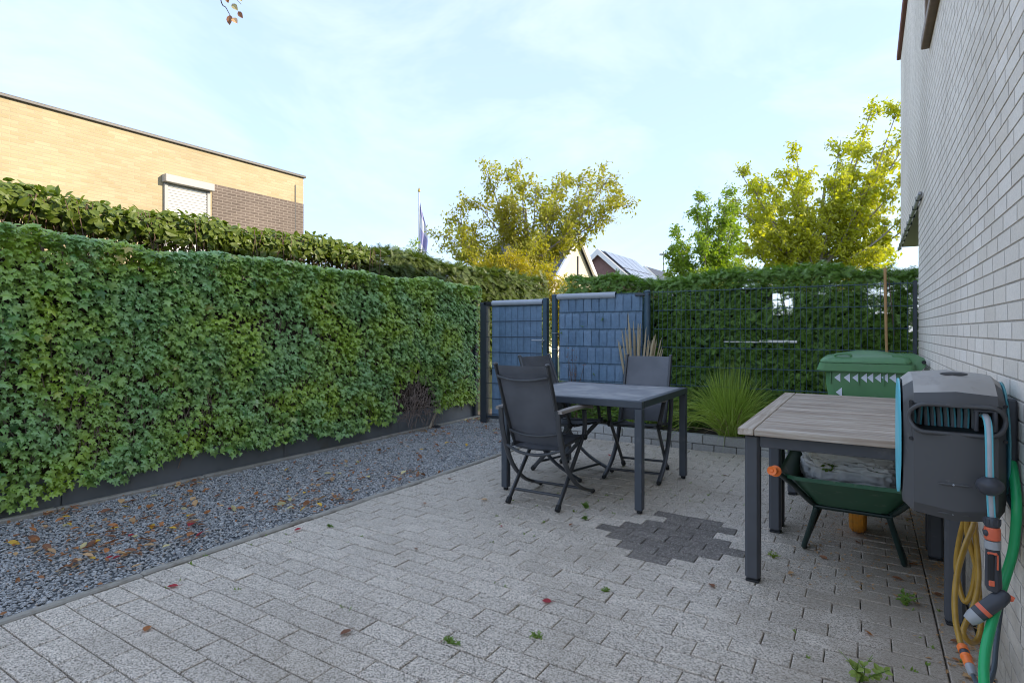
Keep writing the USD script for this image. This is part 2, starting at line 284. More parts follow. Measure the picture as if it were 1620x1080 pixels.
leafmat("yew_leaf", [(0, (0.088, 0.176, 0.030)), (0.5, (0.176, 0.299, 0.048)), (0.85, (0.297, 0.429, 0.073)), (1, (0.446, 0.442, 0.088))], 0.22, 0.45)
leafmat("far_yew_leaf", [(0, (0.07, 0.11, 0.018)), (0.5, (0.14, 0.175, 0.026)), (1, (0.24, 0.245, 0.035))], 0.25, 0.5)
leafmat("autumn_leaf", [(0, (0.20, 0.20, 0.03)), (0.4, (0.44, 0.43, 0.05)), (0.75, (0.64, 0.49, 0.045)), (0.95, (0.50, 0.25, 0.03)), (1, (0.38, 0.16, 0.025))], 0.45, 0.5,
        patch=[(0, (0.24, 0.245, 0.03)), (0.6, (0.42, 0.37, 0.04)), (1, (0.54, 0.44, 0.04))], pscale=0.7)
leafmat("lime_leaf", [(0, (0.16, 0.25, 0.028)), (0.5, (0.26, 0.35, 0.036)), (0.85, (0.38, 0.43, 0.045)), (1, (0.48, 0.42, 0.05))], 0.48, 0.5,
        patch=[(0, (0.16, 0.25, 0.028)), (0.6, (0.30, 0.36, 0.036)), (1, (0.42, 0.43, 0.04))], pscale=0.6)
leafmat("golden_leaf", [(0, (0.28, 0.26, 0.025)), (0.5, (0.42, 0.36, 0.03)), (1, (0.52, 0.42, 0.04))], 0.42, 0.5)
leafmat("grass_blade", [(0, (0.12, 0.23, 0.03)), (0.5, (0.23, 0.37, 0.05)), (0.85, (0.36, 0.46, 0.09)), (1, (0.48, 0.44, 0.20))], 0.3, 0.5)
leafmat("straw", [(0, (0.40, 0.31, 0.17)), (0.5, (0.52, 0.42, 0.26)), (1, (0.62, 0.52, 0.35))], 0.25, 0.7)
leafmat("weed_leaf", [(0, (0.09, 0.16, 0.022)), (0.6, (0.15, 0.25, 0.035)), (1, (0.26, 0.32, 0.06))], 0.25, 0.5)
for nm, c in (("brown", (0.26, 0.11, 0.05)), ("rust", (0.43, 0.165, 0.05)), ("tan", (0.56, 0.34, 0.16)), ("yellow", (0.66, 0.40, 0.05)), ("pale", (0.58, 0.48, 0.22)), ("red", (0.34, 0.025, 0.03))):
    leafmat("dead_" + nm, [(0, tuple(x * 0.75 for x in c)), (1, tuple(min(1, x * 1.2) for x in c))], 0.15, 0.6)
leafmat("dead_mixed", [(0, (0.17, 0.075, 0.04)), (0.4, (0.34, 0.14, 0.05)), (0.75, (0.50, 0.30, 0.14)), (1, (0.58, 0.46, 0.22))], 0.15, 0.6)
woodmat("teak_x", [(0.28, (0.15, 0.10, 0.07)), (0.42, (0.31, 0.235, 0.175)), (0.56, (0.44, 0.365, 0.29)), (0.72, (0.66, 0.59, 0.51))], "x", fine=22)
woodmat("teak_y", [(0.28, (0.17, 0.12, 0.085)), (0.42, (0.33, 0.255, 0.19)), (0.58, (0.46, 0.385, 0.305)), (0.75, (0.62, 0.55, 0.47))], "y", fine=22)
woodmat("arm_wood", [(0.25, (0.13, 0.11, 0.095)), (0.5, (0.26, 0.225, 0.195)), (0.75, (0.38, 0.34, 0.30))], "y", fine=60)
woodmat("stake_wood", [(0.25, (0.30, 0.23, 0.15)), (0.75, (0.46, 0.37, 0.27))], "z")
woodmat("broom_wood", [(0.25, (0.38, 0.21, 0.085)), (0.75, (0.52, 0.31, 0.14))], "z")
surf("bin_green", (0.085, 0.205, 0.085), 0.42, var=0.1, scale=5, dirt=((0.19, 0.26, 0.19), 4.0, 0.56, 0.35))
surf("sticker_white", (0.62, 0.64, 0.70), 0.4, var=0.05, scale=60)
surf("barrow_green", (0.022, 0.085, 0.042), 0.4, var=0.15, scale=8, dirt=((0.17, 0.20, 0.14), 18.0, 0.6, 0.7))
surf("barrow_frame", (0.012, 0.024, 0.020), 0.28, metal=0.2, var=0.2, dirt=((0.10, 0.09, 0.07), 20.0, 0.62, 0.5))
surf("orange_plastic", (0.80, 0.17, 0.025), 0.4, var=0.08)
surf("orange_tyre", (0.56, 0.215, 0.018), 0.6, var=0.18, dirt=((0.20, 0.12, 0.05), 9.0, 0.55, 0.6))
surf("sack_grey", (0.66, 0.64, 0.60), 0.6, var=0.12, scale=7, dirt=((0.20, 0.175, 0.14), 6.0, 0.58, 0.5))
surf("reel_grey", (0.062, 0.060, 0.060), 0.52, var=0.08, scale=5, bump=0.12, bscale=900, dirt=((0.20, 0.19, 0.175), 22.0, 0.64, 0.6))
surf("reel_top", (0.33, 0.305, 0.275), 0.6, var=0.1, scale=7, dirt=((0.20, 0.185, 0.165), 14.0, 0.55, 0.5))
surf("reel_dark", (0.008, 0.008, 0.009), 0.6)
surf("teal_plastic", (0.10, 0.40, 0.46), 0.4, var=0.05)
surf("hose_grey", (0.34, 0.345, 0.36), 0.4, var=0.08, scale=30)
surf("old_hose", (0.16, 0.165, 0.17), 0.5, var=0.15, scale=30)  # darker copy of the hose grey: shade inside the reel slot put into the colour
surf("nozzle_grey", (0.035, 0.036, 0.042), 0.45)
surf("nozzle_light", (0.30, 0.30, 0.30), 0.4, var=0.1, scale=40)
surf("coral", (0.62, 0.12, 0.055), 0.42)
surf("hose_green", (0.012, 0.31, 0.10), 0.35, var=0.06)
surf("hose_yellow", (0.34, 0.19, 0.025), 0.32, var=0.18, scale=30)
surf("hose_dark", (0.045, 0.06, 0.07), 0.4)
surf("slate_roof", (0.040, 0.044, 0.058), 0.55, var=0.25, scale=3)
surf("white_paint", (0.74, 0.70, 0.64), 0.5, var=0.05)
surf("gable_cream", (0.66, 0.56, 0.40), 0.85, var=0.06)
surf("red_brick_far", (0.22, 0.12, 0.10), 0.85, var=0.15)
surf("solar_panel", (0.20, 0.21, 0.235), 0.18, var=0.05)
surf("flag_white", (0.74, 0.73, 0.74), 0.7, var=0.03)
surf("flag_lilac", (0.36, 0.33, 0.54), 0.7, var=0.05)
surf("pole_white", (0.62, 0.62, 0.62), 0.4)
surf("gold", (0.55, 0.40, 0.12), 0.3, metal=0.8)
M["window_glass"] = usdkit.material(stage, "/World/Looks/window_glass", {"f": ("fresnel", {"IOR": 1.5}), "t": ("transparent_bsdf", {"color": (0.8, 0.85, 0.85)}), "q": ("glossy_bsdf", {"roughness": 0.02}), "m": ("mix_closure", {})},
                                    [("f.fac", "m.fac"), ("t.BSDF", "m.closure1"), ("q.BSDF", "m.closure2")], surface="m.closure")
def textile(name, col, see):
    nodes = {"g": ("geometry", {}), "n": ("noise_texture", {"scale": 6.0, "detail": 5.0}), "r": ("rgb_ramp", {"ramp": [(0.3, tuple(c * 0.8 for c in col)), (0.7, tuple(c * 1.25 for c in col))]}),
             "p": ("principled_bsdf", {"roughness": 0.5, "specular_ior_level": 0.6}), "t": ("transparent_bsdf", {}), "m": ("mix_closure", {"fac": see}),
             "w": ("noise_texture", {"scale": 700.0, "detail": 1.0}), "b": ("bump", {"strength": 0.3, "distance": 0.001})}
    M[name] = usdkit.material(stage, "/World/Looks/" + name, nodes, [("g.position", "n.vector"), ("n.fac", "r.fac"), ("r.color", "p.base_color"), ("g.position", "w.vector"), ("w.fac", "b.height"), ("b.normal", "p.normal"),
                                                                     ("p.BSDF", "m.closure1"), ("t.BSDF", "m.closure2")], surface="m.closure")
textile("mesh_fabric", (0.068, 0.068, 0.074), 0.12)

# ================================================================== THE SETTING
WALL_X, FENCE_Y = 0.375, 6.1
def sheet(name, x0, x1, y0, y1, z, mat, parent=None):
    p = usdkit.mesh(stage, path_for(name, parent), (np.array([(x0, y0, z), (x1, y0, z), (x1, y1, z), (x0, y1, z)], float), np.array([[0, 1, 2, 3]])), mat).GetPrim()
    return p if parent is not None else tag(p, kind="structure")
sheet("ground", -900, 900, -900, 900, -0.09, M["lawn"])
sheet("garden_soil", -5.9, WALL_X, -2.0, 6.9, -0.055, M["soil"])

# ---- patio of exposed-aggregate pavers in running bond
ROW, LEN, PX0, PX1 = 0.1066, 0.2122, -2.995, 0.238
DARK = np.array([(-1.40, 3.33), (-1.30, 3.33), (-1.26, 3.45), (-1.12, 3.55), (-1.09, 3.69), (-0.83, 3.69), (-0.78, 3.58), (-0.66, 3.45), (-0.52, 3.26), (-0.55, 3.18), (-0.62, 3.08), (-0.80, 2.95), (-0.88, 2.86), (-1.10, 2.86), (-1.14, 2.98), (-1.26, 3.08), (-1.28, 3.20)])
def inside(poly, x, y):
    r = False
    for (x0, y0), (x1, y1) in zip(poly, np.roll(poly, -1, 0)):
        if (y0 > y) != (y1 > y) and x < (x1 - x0) * (y - y0) / (y1 - y0) + x0: r = not r
    return r
patio = setting("patio")
sheet("joint_sand", -3.05, WALL_X, -1.5, 5.85, -0.019, M["joint_sand"], patio.GetPrim() if hasattr(patio, "GetPrim") else patio)
_bt = np.array([(-1, -1), (1, -1), (1, 1), (-1, 1)], float)
def paver(mb, x0, x1, y0, y1, z, depth, ch=0.005, tilt=(0, 0), skew=0.0):
    cx, cy, hx, hy = (x0 + x1) / 2, (y0 + y1) / 2, (x1 - x0) / 2, (y1 - y0) / 2
    top = np.c_[_bt * (hx - ch, hy - ch), np.zeros(4)]; mid = np.c_[_bt * (hx, hy), np.full(4, -ch * 0.8)]; bot = np.c_[_bt * (hx, hy), np.full(4, -depth)]
    v = np.vstack([top, mid, bot]); v[:, 2] += v[:, 0] * tilt[0] + v[:, 1] * tilt[1]
    v[:, :2] = v[:, :2] @ np.array([[1, skew], [-skew, 1]])
    v += (cx, cy, z); q = [(0, 1, 2, 3)]
    for k in range(4):
        n = (k + 1) % 4; q += [(k + 4, n + 4, n, k), (k + 8, n + 8, n + 4, k + 4)]
    mb.add(v, np.array(q))
pavers = []
r, y = 0, -1.2
r0 = int(round((1.064 - (-1.2)) / ROW)); y = 1.064 - r0 * ROW
while y < 5.80:
    y1 = min(y + ROW, 5.835); x = PX0 - (0.5 if r % 2 else 0.0) * LEN + rnd.uniform(-0.008, 0.008)
    while x < PX1 - 0.02:
        a, b = max(x, PX0), min(x + LEN, PX1)
        if b - a > 0.03: pavers.append((a, b, y, y1, inside(DARK, (a + b) / 2, (y + y1) / 2)))
        x += LEN
    y += ROW; r += 1
y = -1.0
while y < 5.8:                                                            # narrow course of cut pavers along the house wall
    pavers.append((PX1 + 0.003, WALL_X - 0.010, y, min(y + 0.21, 5.83), False)); y += 0.2122
def seen(p):
    c = np.array([(p[0] + p[1]) / 2, (p[2] + p[3]) / 2, 0]); return in_view(c, 1.03)
order = sorted(pavers, key=lambda p: (not seen(p), distance(((p[0] + p[1]) / 2, (p[2] + p[3]) / 2, 0))))
dk = [p for p in order if p[4]]; near = dk + [p for p in order if not p[4]][:299 - len(dk)]
nearset = set(id(p) for p in near); rest = MB()
for p in pavers:
    cx, cy = (p[0] + p[1]) / 2, (p[2] + p[3]) / 2
    sag = 0.010 * (meshkit.fbm(np.array([cx * 0.9, cy * 0.9, 0.0]), 3, 5) - 0.5)
    args = (p[0] + 0.0020, p[1] - 0.0020, p[2] + 0.0031, p[3] - 0.0031, float(sag) + rnd.gauss(0, 0.0012), 0.06, 0.0032, (rnd.gauss(0, 0.007), rnd.gauss(0, 0.012)), rnd.gauss(0, 0.004))
    if id(p) in nearset:
        b = MB(); paver(b, *args); o = b.build("paver", M["paver_dark" if p[4] else "paver_light"], patio)
        if p[4]: tag(o, "dark grey paver in the stepped patch")
    else: paver(rest, *args)
tag(rest.build("far_pavers", M["paver_light"], patio), kind="stuff")

# ---- concrete edging strips and the gravel bed between them
def edging(name, x0, x1, y0, y1, seg, z):
    e = setting(name); y = y0
    while y < y1 - 0.05:
        b = MB(); j = rnd.uniform(-0.004, 0.004); b.span((x0 + j, y + 0.002, -0.09), (x1 + j, min(y + seg, y1) - 0.002, z + rnd.uniform(-0.003, 0.003)), 0.008)
        b.build("edging_stone", M["edging_concrete"], e); y += seg
edging("patio_edging", -3.062, -3.012, -0.6, 6.0, 1.0, 0.006)
edging("hedge_edging", -4.655, -4.60, -0.4, 6.5, 1.0, 0.012)
gb_x0, gb_x1, gb_y0, gb_y1 = -4.60, -3.062, 0.2, 6.55
ny, nx = 120, 40
gx, gy = np.meshgrid(np.linspace(gb_x0, gb_x1, nx), np.linspace(gb_y0, 6.6, ny))
gz = -0.022 + 0.018 * (meshkit.fbm(np.stack([gx * 2.5, gy * 2.5, gx * 0], -1), 4, 3) - 0.5)
ii, jj = np.meshgrid(np.arange(ny - 1), np.arange(nx - 1), indexing="ij")
qf = np.stack([ii * nx + jj, ii * nx + jj + 1, (ii + 1) * nx + jj + 1, (ii + 1) * nx + jj], -1).reshape(-1, 4)
tag(usdkit.mesh(stage, path_for("gravel_bed"), (np.stack([gx, gy, gz], -1).reshape(-1, 3), qf), M["gravel_dust"], True), kind="structure")
sheet("path_beyond_gate", -5.0, -3.05, 6.6, 11.0, -0.02, M["soil"])
def pebble(seed):
    m = trimesh.creation.icosphere(1); v = np.array(m.vertices); g = np.random.default_rng(seed)
    v *= (1 + 0.30 * (meshkit.noise(v * 1.7 + seed * 3.1, seed) - 0.5))[:, None] * np.array([1.0, g.uniform(0.62, 0.9), g.uniform(0.45, 0.62)])
    return v, np.array(m.faces)
gr = UsdGeom.PointInstancer.Define(stage, path_for("gravel")); tag(gr, "loose blue-grey gravel strip between ivy and patio", "gravel", kind="stuff")
UsdGeom.Scope.Define(stage, str(gr.GetPath()) + "/stones")
for k in range(5):
    p = usdkit.mesh(stage, str(gr.GetPath()) + "/stones/stone_%03d" % (k + 1), pebble(k), M["gravel"], True); gr.CreatePrototypesRel().AddTarget(p.GetPath())
N = 64000
t = rng.random(N); yy = gb_y0 + (gb_y1 - gb_y0) * t ** 1.25; xx = rng.uniform(gb_x0 + 0.004, gb_x1 - 0.004, N)
sz = rng.lognormal(math.log(0.0056), 0.26, N) * (1 + 0.25 * t)
zz = -0.016 + 0.018 * (meshkit.fbm(np.stack([xx * 2.5, yy * 2.5, xx * 0], -1), 4, 3) - 0.5) + rng.uniform(0, 0.007, N)
def set_instances(pi, pos, size, idx, quat):
    pi.CreatePositionsAttr(Vt.Vec3fArray.FromNumpy(np.asarray(pos, np.float32))); pi.CreateProtoIndicesAttr(Vt.IntArray.FromNumpy(np.asarray(idx, np.int32)))
    pi.CreateScalesAttr(Vt.Vec3fArray.FromNumpy(np.repeat(np.asarray(size, np.float32)[:, None], 3, 1)))
    pi.CreateOrientationsAttr(Vt.QuathArray([Gf.Quath(float(a), float(b), float(c), float(d)) for a, b, c, d in quat]))
yaw = rng.uniform(0, np.pi, N); tl = rng.normal(0, 0.25, N)
set_instances(gr, np.stack([xx, yy, zz], 1), sz, rng.integers(0, 5, N), np.stack([np.cos(yaw) * np.cos(tl), np.cos(yaw) * np.sin(tl), np.sin(yaw) * np.sin(tl), np.sin(yaw) * np.cos(tl)], 1))

# ================================================================== HOUSE ON THE RIGHT
house = thing("brick_house", "tall pale grey brick house wall running along the right side of the patio", "house")
W_Y0, W_COR, W_END, W_TOP, SOF_Z = -2.0, 6.09, 9.25, 4.86, 2.32
b = MB(); b.span((WALL_X + 0.0028, W_Y0, -0.3), (4.4, W_COR - 0.004, W_TOP)); b.span((WALL_X + 0.0028, W_COR - 0.004, SOF_Z + 0.02), (4.4, W_END - 0.004, W_TOP - 0.002))
wall = b.build("wall", M["mortar_grey"], house)
bricks = []; COURSE, BL, z, k = 0.0586, 0.2075, -0.06, 0
SILL = (3.3, 5.03, 3.32, 4.45)
while z < W_TOP - 0.03:
    y_end = W_END if z > SOF_Z else W_COR
    y = 1.0 - rnd.random() * BL if k % 2 else 1.0 - (0.5 + rnd.uniform(-0.2, 0.2)) * BL
    while y < y_end - 0.02:
        a, c = max(y, 0.9), min(y + BL, y_end)
        if not (SILL[0] < (a + c) / 2 < SILL[1] and SILL[2] < z + 0.03 < SILL[3]) and c - a > 0.02: bricks.append((a, c, z, min(z + COURSE, W_TOP)))
        y += BL
    z += COURSE; k += 1
def wb(mb, q):
    dx = rnd.uniform(-0.0003, 0.0003); y0, y1, z0, z1 = q[0] + 0.0021, q[1] - 0.0021, q[2] + 0.0030, q[3] - 0.0030
    X, e = WALL_X + dx, 0.0012; v = [(WALL_X + 0.03, y0, z0), (WALL_X + 0.03, y1, z0), (WALL_X + 0.03, y1, z1), (WALL_X + 0.03, y0, z1), (X + e, y0, z0), (X + e, y1, z0), (X + e, y1, z1), (X + e, y0, z1),
                                     (X, y0 + e, z0 + e), (X, y1 - e, z0 + e), (X, y1 - e, z1 - e), (X, y0 + e, z1 - e)]
    f = []
    for n in range(4):
        m = (n + 1) % 4; f += [(n, m, m + 4, n + 4), (n + 4, m + 4, m + 8, n + 8)]
    f.append((8, 9, 10, 11)); mb.add(v, np.array(f)[:, ::-1])
def big(q):
    c = np.array([WALL_X, (q[0] + q[1]) / 2, (q[2] + q[3]) / 2]); d = c - CAMP
    return 0 if not in_view(c, 1.02) else WALL_X / np.linalg.norm(d) ** 3
bricks.sort(key=big, reverse=True); rest = MB()
for n, q in enumerate(bricks):
    if n < 299: o = MB(); wb(o, q); o.build("brick", M["grey_brick"], wall)
    else: wb(rest, q)
perp = MB()
for q in bricks:                                                         # mortar in the upright joints, almost flush
    perp.add([(WALL_X - 0.0007, q[1] - 0.0025, q[2] + 0.0045), (WALL_X - 0.0007, q[1] + 0.0025, q[2] + 0.0045), (WALL_X - 0.0007, q[1] + 0.0025, q[3] - 0.0045), (WALL_X - 0.0007, q[1] - 0.0025, q[3] - 0.0045)], np.array([(0, 3, 2, 1)]))
perp.build("upright_joints", M["mortar_dark"], wall)
tag(rest.build("far_bricks", M["grey_brick"], wall), kind="stuff")
b = MB(); b.span((WALL_X + 0.008, W_COR + 0.002, SOF_Z), (4.39, W_END - 0.012, SOF_Z + 0.02)); b.build("soffit", M["render_beige"], house)
b = MB(); b.span((3.0, W_COR, -0.2), (4.35, W_END - 0.1, SOF_Z)); b.build("rear_wall", M["render_beige"], house)
b = MB(); b.span((WALL_X - 0.045, W_Y0, W_TOP), (4.45, W_END + 0.05, W_TOP + 0.07), 0.01); b.build("roof_edge", M["red_trim"], house)
b = MB(); b.tube([(WALL_X - 0.022, y, SOF_Z - 0.03) for y in np.linspace(5.55, W_END, 12)], 0.016, 10); pipe = b.build("pipe", M["zinc"], house, True)
for y in np.arange(5.75, 9.2, 0.42):
    b = MB(); b.span((WALL_X - 0.041, y, SOF_Z - 0.048), (WALL_X + 0.004, y + 0.02, SOF_Z - 0.012), 0.004); b.build("pipe_clip", M["fence_dark"], pipe)
b = MB(); b.span((WALL_X - 0.05, SILL[0] - 0.1, SILL[2] - 0.09), (WALL_X + 0.03, SILL[1] + 0.03, SILL[2] - 0.02), 0.006); b.build("window_sill", M["brown_timber"], house)
win = MB()
for lo, hi in (((SILL[0], SILL[2]), (SILL[1], SILL[2] + 0.06)), ((SILL[0], SILL[3] - 0.06), (SILL[1], SILL[3])), ((SILL[0], SILL[2] + 0.06), (SILL[0] + 0.06, SILL[3] - 0.06)), ((SILL[1] - 0.06, SILL[2] + 0.06), (SILL[1], SILL[3] - 0.06))):
    win.span((WALL_X - 0.03, lo[0], lo[1]), (WALL_X + 0.02, hi[0], hi[1]), 0.004)
win = win.build("window", M["brown_timber"], house)
b = MB(); b.span((WALL_X - 0.006, SILL[0] + 0.06, SILL[2] + 0.06), (WALL_X, SILL[1] - 0.06, SILL[3] - 0.06)); b.build("pane", M["window_glass"], win)

# ================================================================== BUILDING ON THE LEFT
BX, BY0, BY1, BZ = -12.0, -8.0, 9.27, 5.02
bl = thing("flat_roofed_building", "yellow brick building with flat roof beyond the left hedge", "building")
b = MB(); b.add([(BX, BY0, -0.2), (BX, BY1, -0.2), (BX, BY1, BZ), (BX, BY0, BZ)], np.array([[0, 1, 2, 3]])); wl = b.build("wall", M["yellow_brick"], bl)
b = MB(); b.add([(BX, BY0, -0.2), (BX - 9, BY0, -0.2), (BX - 9, BY0, BZ), (BX, BY0, BZ), (BX, BY1, -0.2), (BX - 9, BY1, -0.2), (BX - 9, BY1, BZ), (BX, BY1, BZ)], np.array([[0, 3, 2, 1], [4, 5, 6, 7], [1, 2, 6, 5], [3, 7, 6, 2]])); b.build("side_wall", M["yellow_brick_side"], bl)
b = MB(); b.span((BX - 9.05, BY0 - 0.05, BZ + 0.002), (BX + 0.05, BY1 + 0.05, BZ + 0.062), 0.01); b.build("roof_edge", M["roof_cap"], bl)
b = MB(); b.span((BX - 0.02, 6.93, 1.2), (BX + 0.014, BY1 - 0.004, 4.37)); b.build("dark_brick_panel", M["brown_brick"], bl)
b = MB(); b.span((BX - 0.01, 9.02, 1.2), (BX + 0.018, 9.035, 4.8)); b.build("expansion_joint", M["fence_dark"], bl)
b = MB(); b.span((BX, 5.93, 2.5), (BX + 0.05, 6.0, 4.17), 0.006); b.span((BX, 6.80, 2.5), (BX + 0.05, 6.87, 4.17), 0.006); b.span((BX, 6.0, 2.5), (BX + 0.05, 6.80, 2.56), 0.006)
wn = b.build("window", M["shutter_grey"], bl)
b = MB(); b.span((BX, 5.90, 4.18), (BX + 0.16, 6.90, 4.335), 0.008); b.build("shutter_box", M["shutter_grey"], wn)
z = 2.56
while z < 4.16:
    b = MB(); b.span((BX, 6.0, z + 0.002), (BX + 0.028, 6.80, min(z + 0.052, 4.17)), 0.009); b.build("shutter_slat", M["shutter_white"], wn); z += 0.055

# ================================================================== IVY-COVERED FENCE ON THE LEFT
def unit(v): return v / (np.linalg.norm(v, axis=-1, keepdims=True) + 1e-12)
IVY = np.array([(0, 0.02, 0), (0.20, -0.14, -0.02), (0.47, -0.02, -0.09), (0.31, 0.24, -0.01), (0.56, 0.52, -0.10), (0.22, 0.52, 0.0), (0, 1.0, -0.12), (-0.22, 0.52, 0.0), (-0.56, 0.52, -0.10), (-0.31, 0.24, -0.01), (-0.47, -0.02, -0.09), (-0.20, -0.14, -0.02), (0, 0.30, 0.07)])
IVF = np.array([(12, i, (i + 1) % 12) for i in range(12)])
OVAL = np.array([(0, 0, 0), (0.24, 0.22, 0.04), (0.30, 0.5, 0.05), (0.18, 0.80, 0.02), (0, 1.0, -0.10), (-0.18, 0.80, 0.02), (-0.30, 0.5, 0.05), (-0.24, 0.22, 0.04), (0, 0.45, -0.03)])
OVF = np.array([(8, i, (i + 1) % 8) for i in range(8)])
DIAM = np.array([(0, 0, 0), (0.24, 0.45, 0.03), (0, 1, -0.08), (-0.24, 0.45, 0.03)]); DIF = np.array([(0, 1, 2), (0, 2, 3)])
def leaves(mb, shape, faces, pos, nrm, tip, size):
    "places a copy of a leaf at each point: nrm is its upper side, tip the way it points"
    nrm = unit(np.asarray(nrm, float)); tip = np.asarray(tip, float); tip = unit(tip - nrm * (tip * nrm).sum(1, keepdims=True)); sx = np.cross(tip, nrm)
    s = np.asarray(size, float).reshape(-1, 1, 1); n, m = len(pos), len(shape)
    v = np.asarray(pos)[:, None] + s * (shape[None, :, 0, None] * sx[:, None] + shape[None, :, 1, None] * tip[:, None] + shape[None, :, 2, None] * nrm[:, None])
    f = faces[None] + (np.arange(n) * m)[:, None, None]
    mb.add(v.reshape(-1, 3), f.reshape(-1, 3))
IVX, IV0, IV1, IVZ = -4.66, 0.35, 6.50, 1.83
def bulge(y, z):
    p = np.stack([y, z, y * 0], -1)
    return 0.12 * (meshkit.fbm(p * 1.5, 3, 11) - 0.45) + 0.07 * (meshkit.fbm(p * 6.0, 2, 12) - 0.5)
def ivy_top(y): return IVZ + 0.11 * (meshkit.fbm(np.stack([y * 2.2, y * 0, y * 0], -1), 3, 4) - 0.5)
def ivy_bottom(y):
    b = 0.19 + 0.22 * (meshkit.fbm(np.stack([y * 2.0, y * 0, y * 0], -1), 3, 21) - 0.55)
    return np.where(y < 1.9, np.maximum(0.03, b - 0.16 * (1.9 - y)), np.clip(b, 0.06, 0.30))
N = 36000
y = IV0 + (IV1 - IV0) * rng.random(N); q = rng.random(N)
zt, zb = ivy_top(y), ivy_bottom(y); z = zb + (zt - zb) * q
layer = rng.random(N) ** 1.1
x = IVX + 0.065 + bulge(y, z) - 0.15 * layer
keep = np.ones(N, bool)
patch = ((y - 5.2) / 0.36) ** 2 + ((z - 0.30) / 0.32) ** 2
keep &= ~((patch < 1 + 0.5 * (rng.random(N) - 0.5)) & (z < 0.62))
hole = meshkit.fbm(np.stack([y * 3.2, z * 3.2, y * 0], -1), 3, 33); keep &= (hole < 0.70) | (rng.random(N) < 0.5) | (z > 1.55)
topn = 5500
yt = IV0 + (IV1 - IV0) * rng.random(topn); xt = rng.uniform(-4.80, -4.57, topn)
y, z, x = np.r_[y[keep], yt], np.r_[z[keep], ivy_top(yt) + 0.012 - np.abs(rng.normal(0, 0.05, topn))], np.r_[x[keep], xt]
top = np.r_[np.zeros(keep.sum(), bool), np.ones(topn, bool)]; n = len(y)
nrm = np.stack([np.ones(n), rng.normal(0, 0.50, n), rng.normal(0.72, 0.50, n)], 1); nrm[top] = np.stack([rng.normal(0.45, 0.4, topn), rng.normal(0, 0.4, topn), np.ones(topn)], 1)
tip = np.stack([rng.normal(0.15, 0.2, n), rng.normal(0, 0.62, n), -np.ones(n)], 1); tip[top] = rng.normal(0, 1, (topn, 3)) + (0.7, 0, -0.2)
size = np.clip(rng.lognormal(math.log(0.037), 0.36, n), 0.016, 0.078)
pos = np.stack([x, y, z], 1)
ivy = thing("ivy", "dense green ivy climbing over the left fence above the grey plinth", "ivy")
score = np.array([size[i] / distance(pos[i]) if in_view(pos[i], 1.0) and x[i] > -4.62 else 0 for i in range(n)]); first = set(np.argsort(-score)[:290].tolist())
for i in sorted(first):
    b = MB(); leaves(b, IVY, IVF, pos[i:i + 1], nrm[i:i + 1], tip[i:i + 1], size[i:i + 1]); b.build("leaf", M["ivy_leaf"], ivy)
sel = np.array([i for i in range(n) if i not in first]); b = MB(); leaves(b, IVY, IVF, pos[sel], nrm[sel], tip[sel], size[sel])
tag(b.build("foliage", M["ivy_leaf"], ivy), kind="stuff")
b = MB()
for k in range(300):                                                     # climbing stems
    y0 = rnd.uniform(IV0, IV1); p = []; zz0 = rnd.uniform(0.1, 0.5); hh = rnd.uniform(0.3, 1.2); yy0 = y0
    for s in range(6):
        p.append((IVX + rnd.uniform(-0.03, 0.0), yy0, min(zz0 + hh * s / 5, 1.8))); yy0 += rnd.gauss(0, 0.05)
    b.tube(p, rnd.uniform(0.002, 0.005), 4, False)
for k in range(150):                                                     # dry bare runners in the thin patch
    a = np.array([IVX + rnd.uniform(0.02, 0.10), 5.2 + rnd.gauss(0, 0.17), 0.14 + abs(rnd.gauss(0, 0.2))]); d = np.array([rnd.gauss(0.02, 0.05), rnd.gauss(0, 0.09), rnd.gauss(0.03, 0.10)])
    b.tube(curve([a, a + d * 0.5 + (0.02, rnd.gauss(0, 0.02), rnd.gauss(0, 0.02)), a + d, a + d * 1.3 + (0, 0, -0.03)], 6), rnd.uniform(0.0016, 0.0034), 4, False)
b.build("stems", M["dry_twig"], ivy)
fen = thing("plinth_fence", "dark fence with grey plinth boards hidden under the ivy on the left", "fence")
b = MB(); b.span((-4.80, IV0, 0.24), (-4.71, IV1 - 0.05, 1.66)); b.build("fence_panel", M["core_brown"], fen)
y = -0.1
for seg in (1.75, 1.75, 1.55, 1.55):
    b = MB(); b.span((-4.745, y + 0.003, -0.08), (-4.685 + rnd.uniform(0, 0.006), y + seg - 0.003, 0.215 + rnd.uniform(-0.008, 0.012)), 0.004); b.build("plinth_board", M["plinth_grey"], fen); y += seg
b = MB(); b.span((-4.69, 6.42, 0.0), (-4.63, 6.48, 1.62), 0.005); b.build("post", M["fence_dark"], fen)
st = MB(); st.tube([(-4.56, 5.36, 0.0), (-4.665, 5.66, 0.23)], 0.016, 4); tag(st.build("wooden_stake", M["stake_wood"]), "short pale wooden stake leaning on the grey plinth board", "stake")
tag(MB().hull(np.array([(-4.60, 5.42, 0.0), (-4.50, 5.46, 0.0), (-4.52, 5.54, 0.0), (-4.60, 5.52, 0.0), (-4.58, 5.45, 0.03), (-4.54, 5.50, 0.028)])).build("ground_spike", M["black_rubber"]), "small black plastic spike cap at the foot of the wooden stake", "cap")

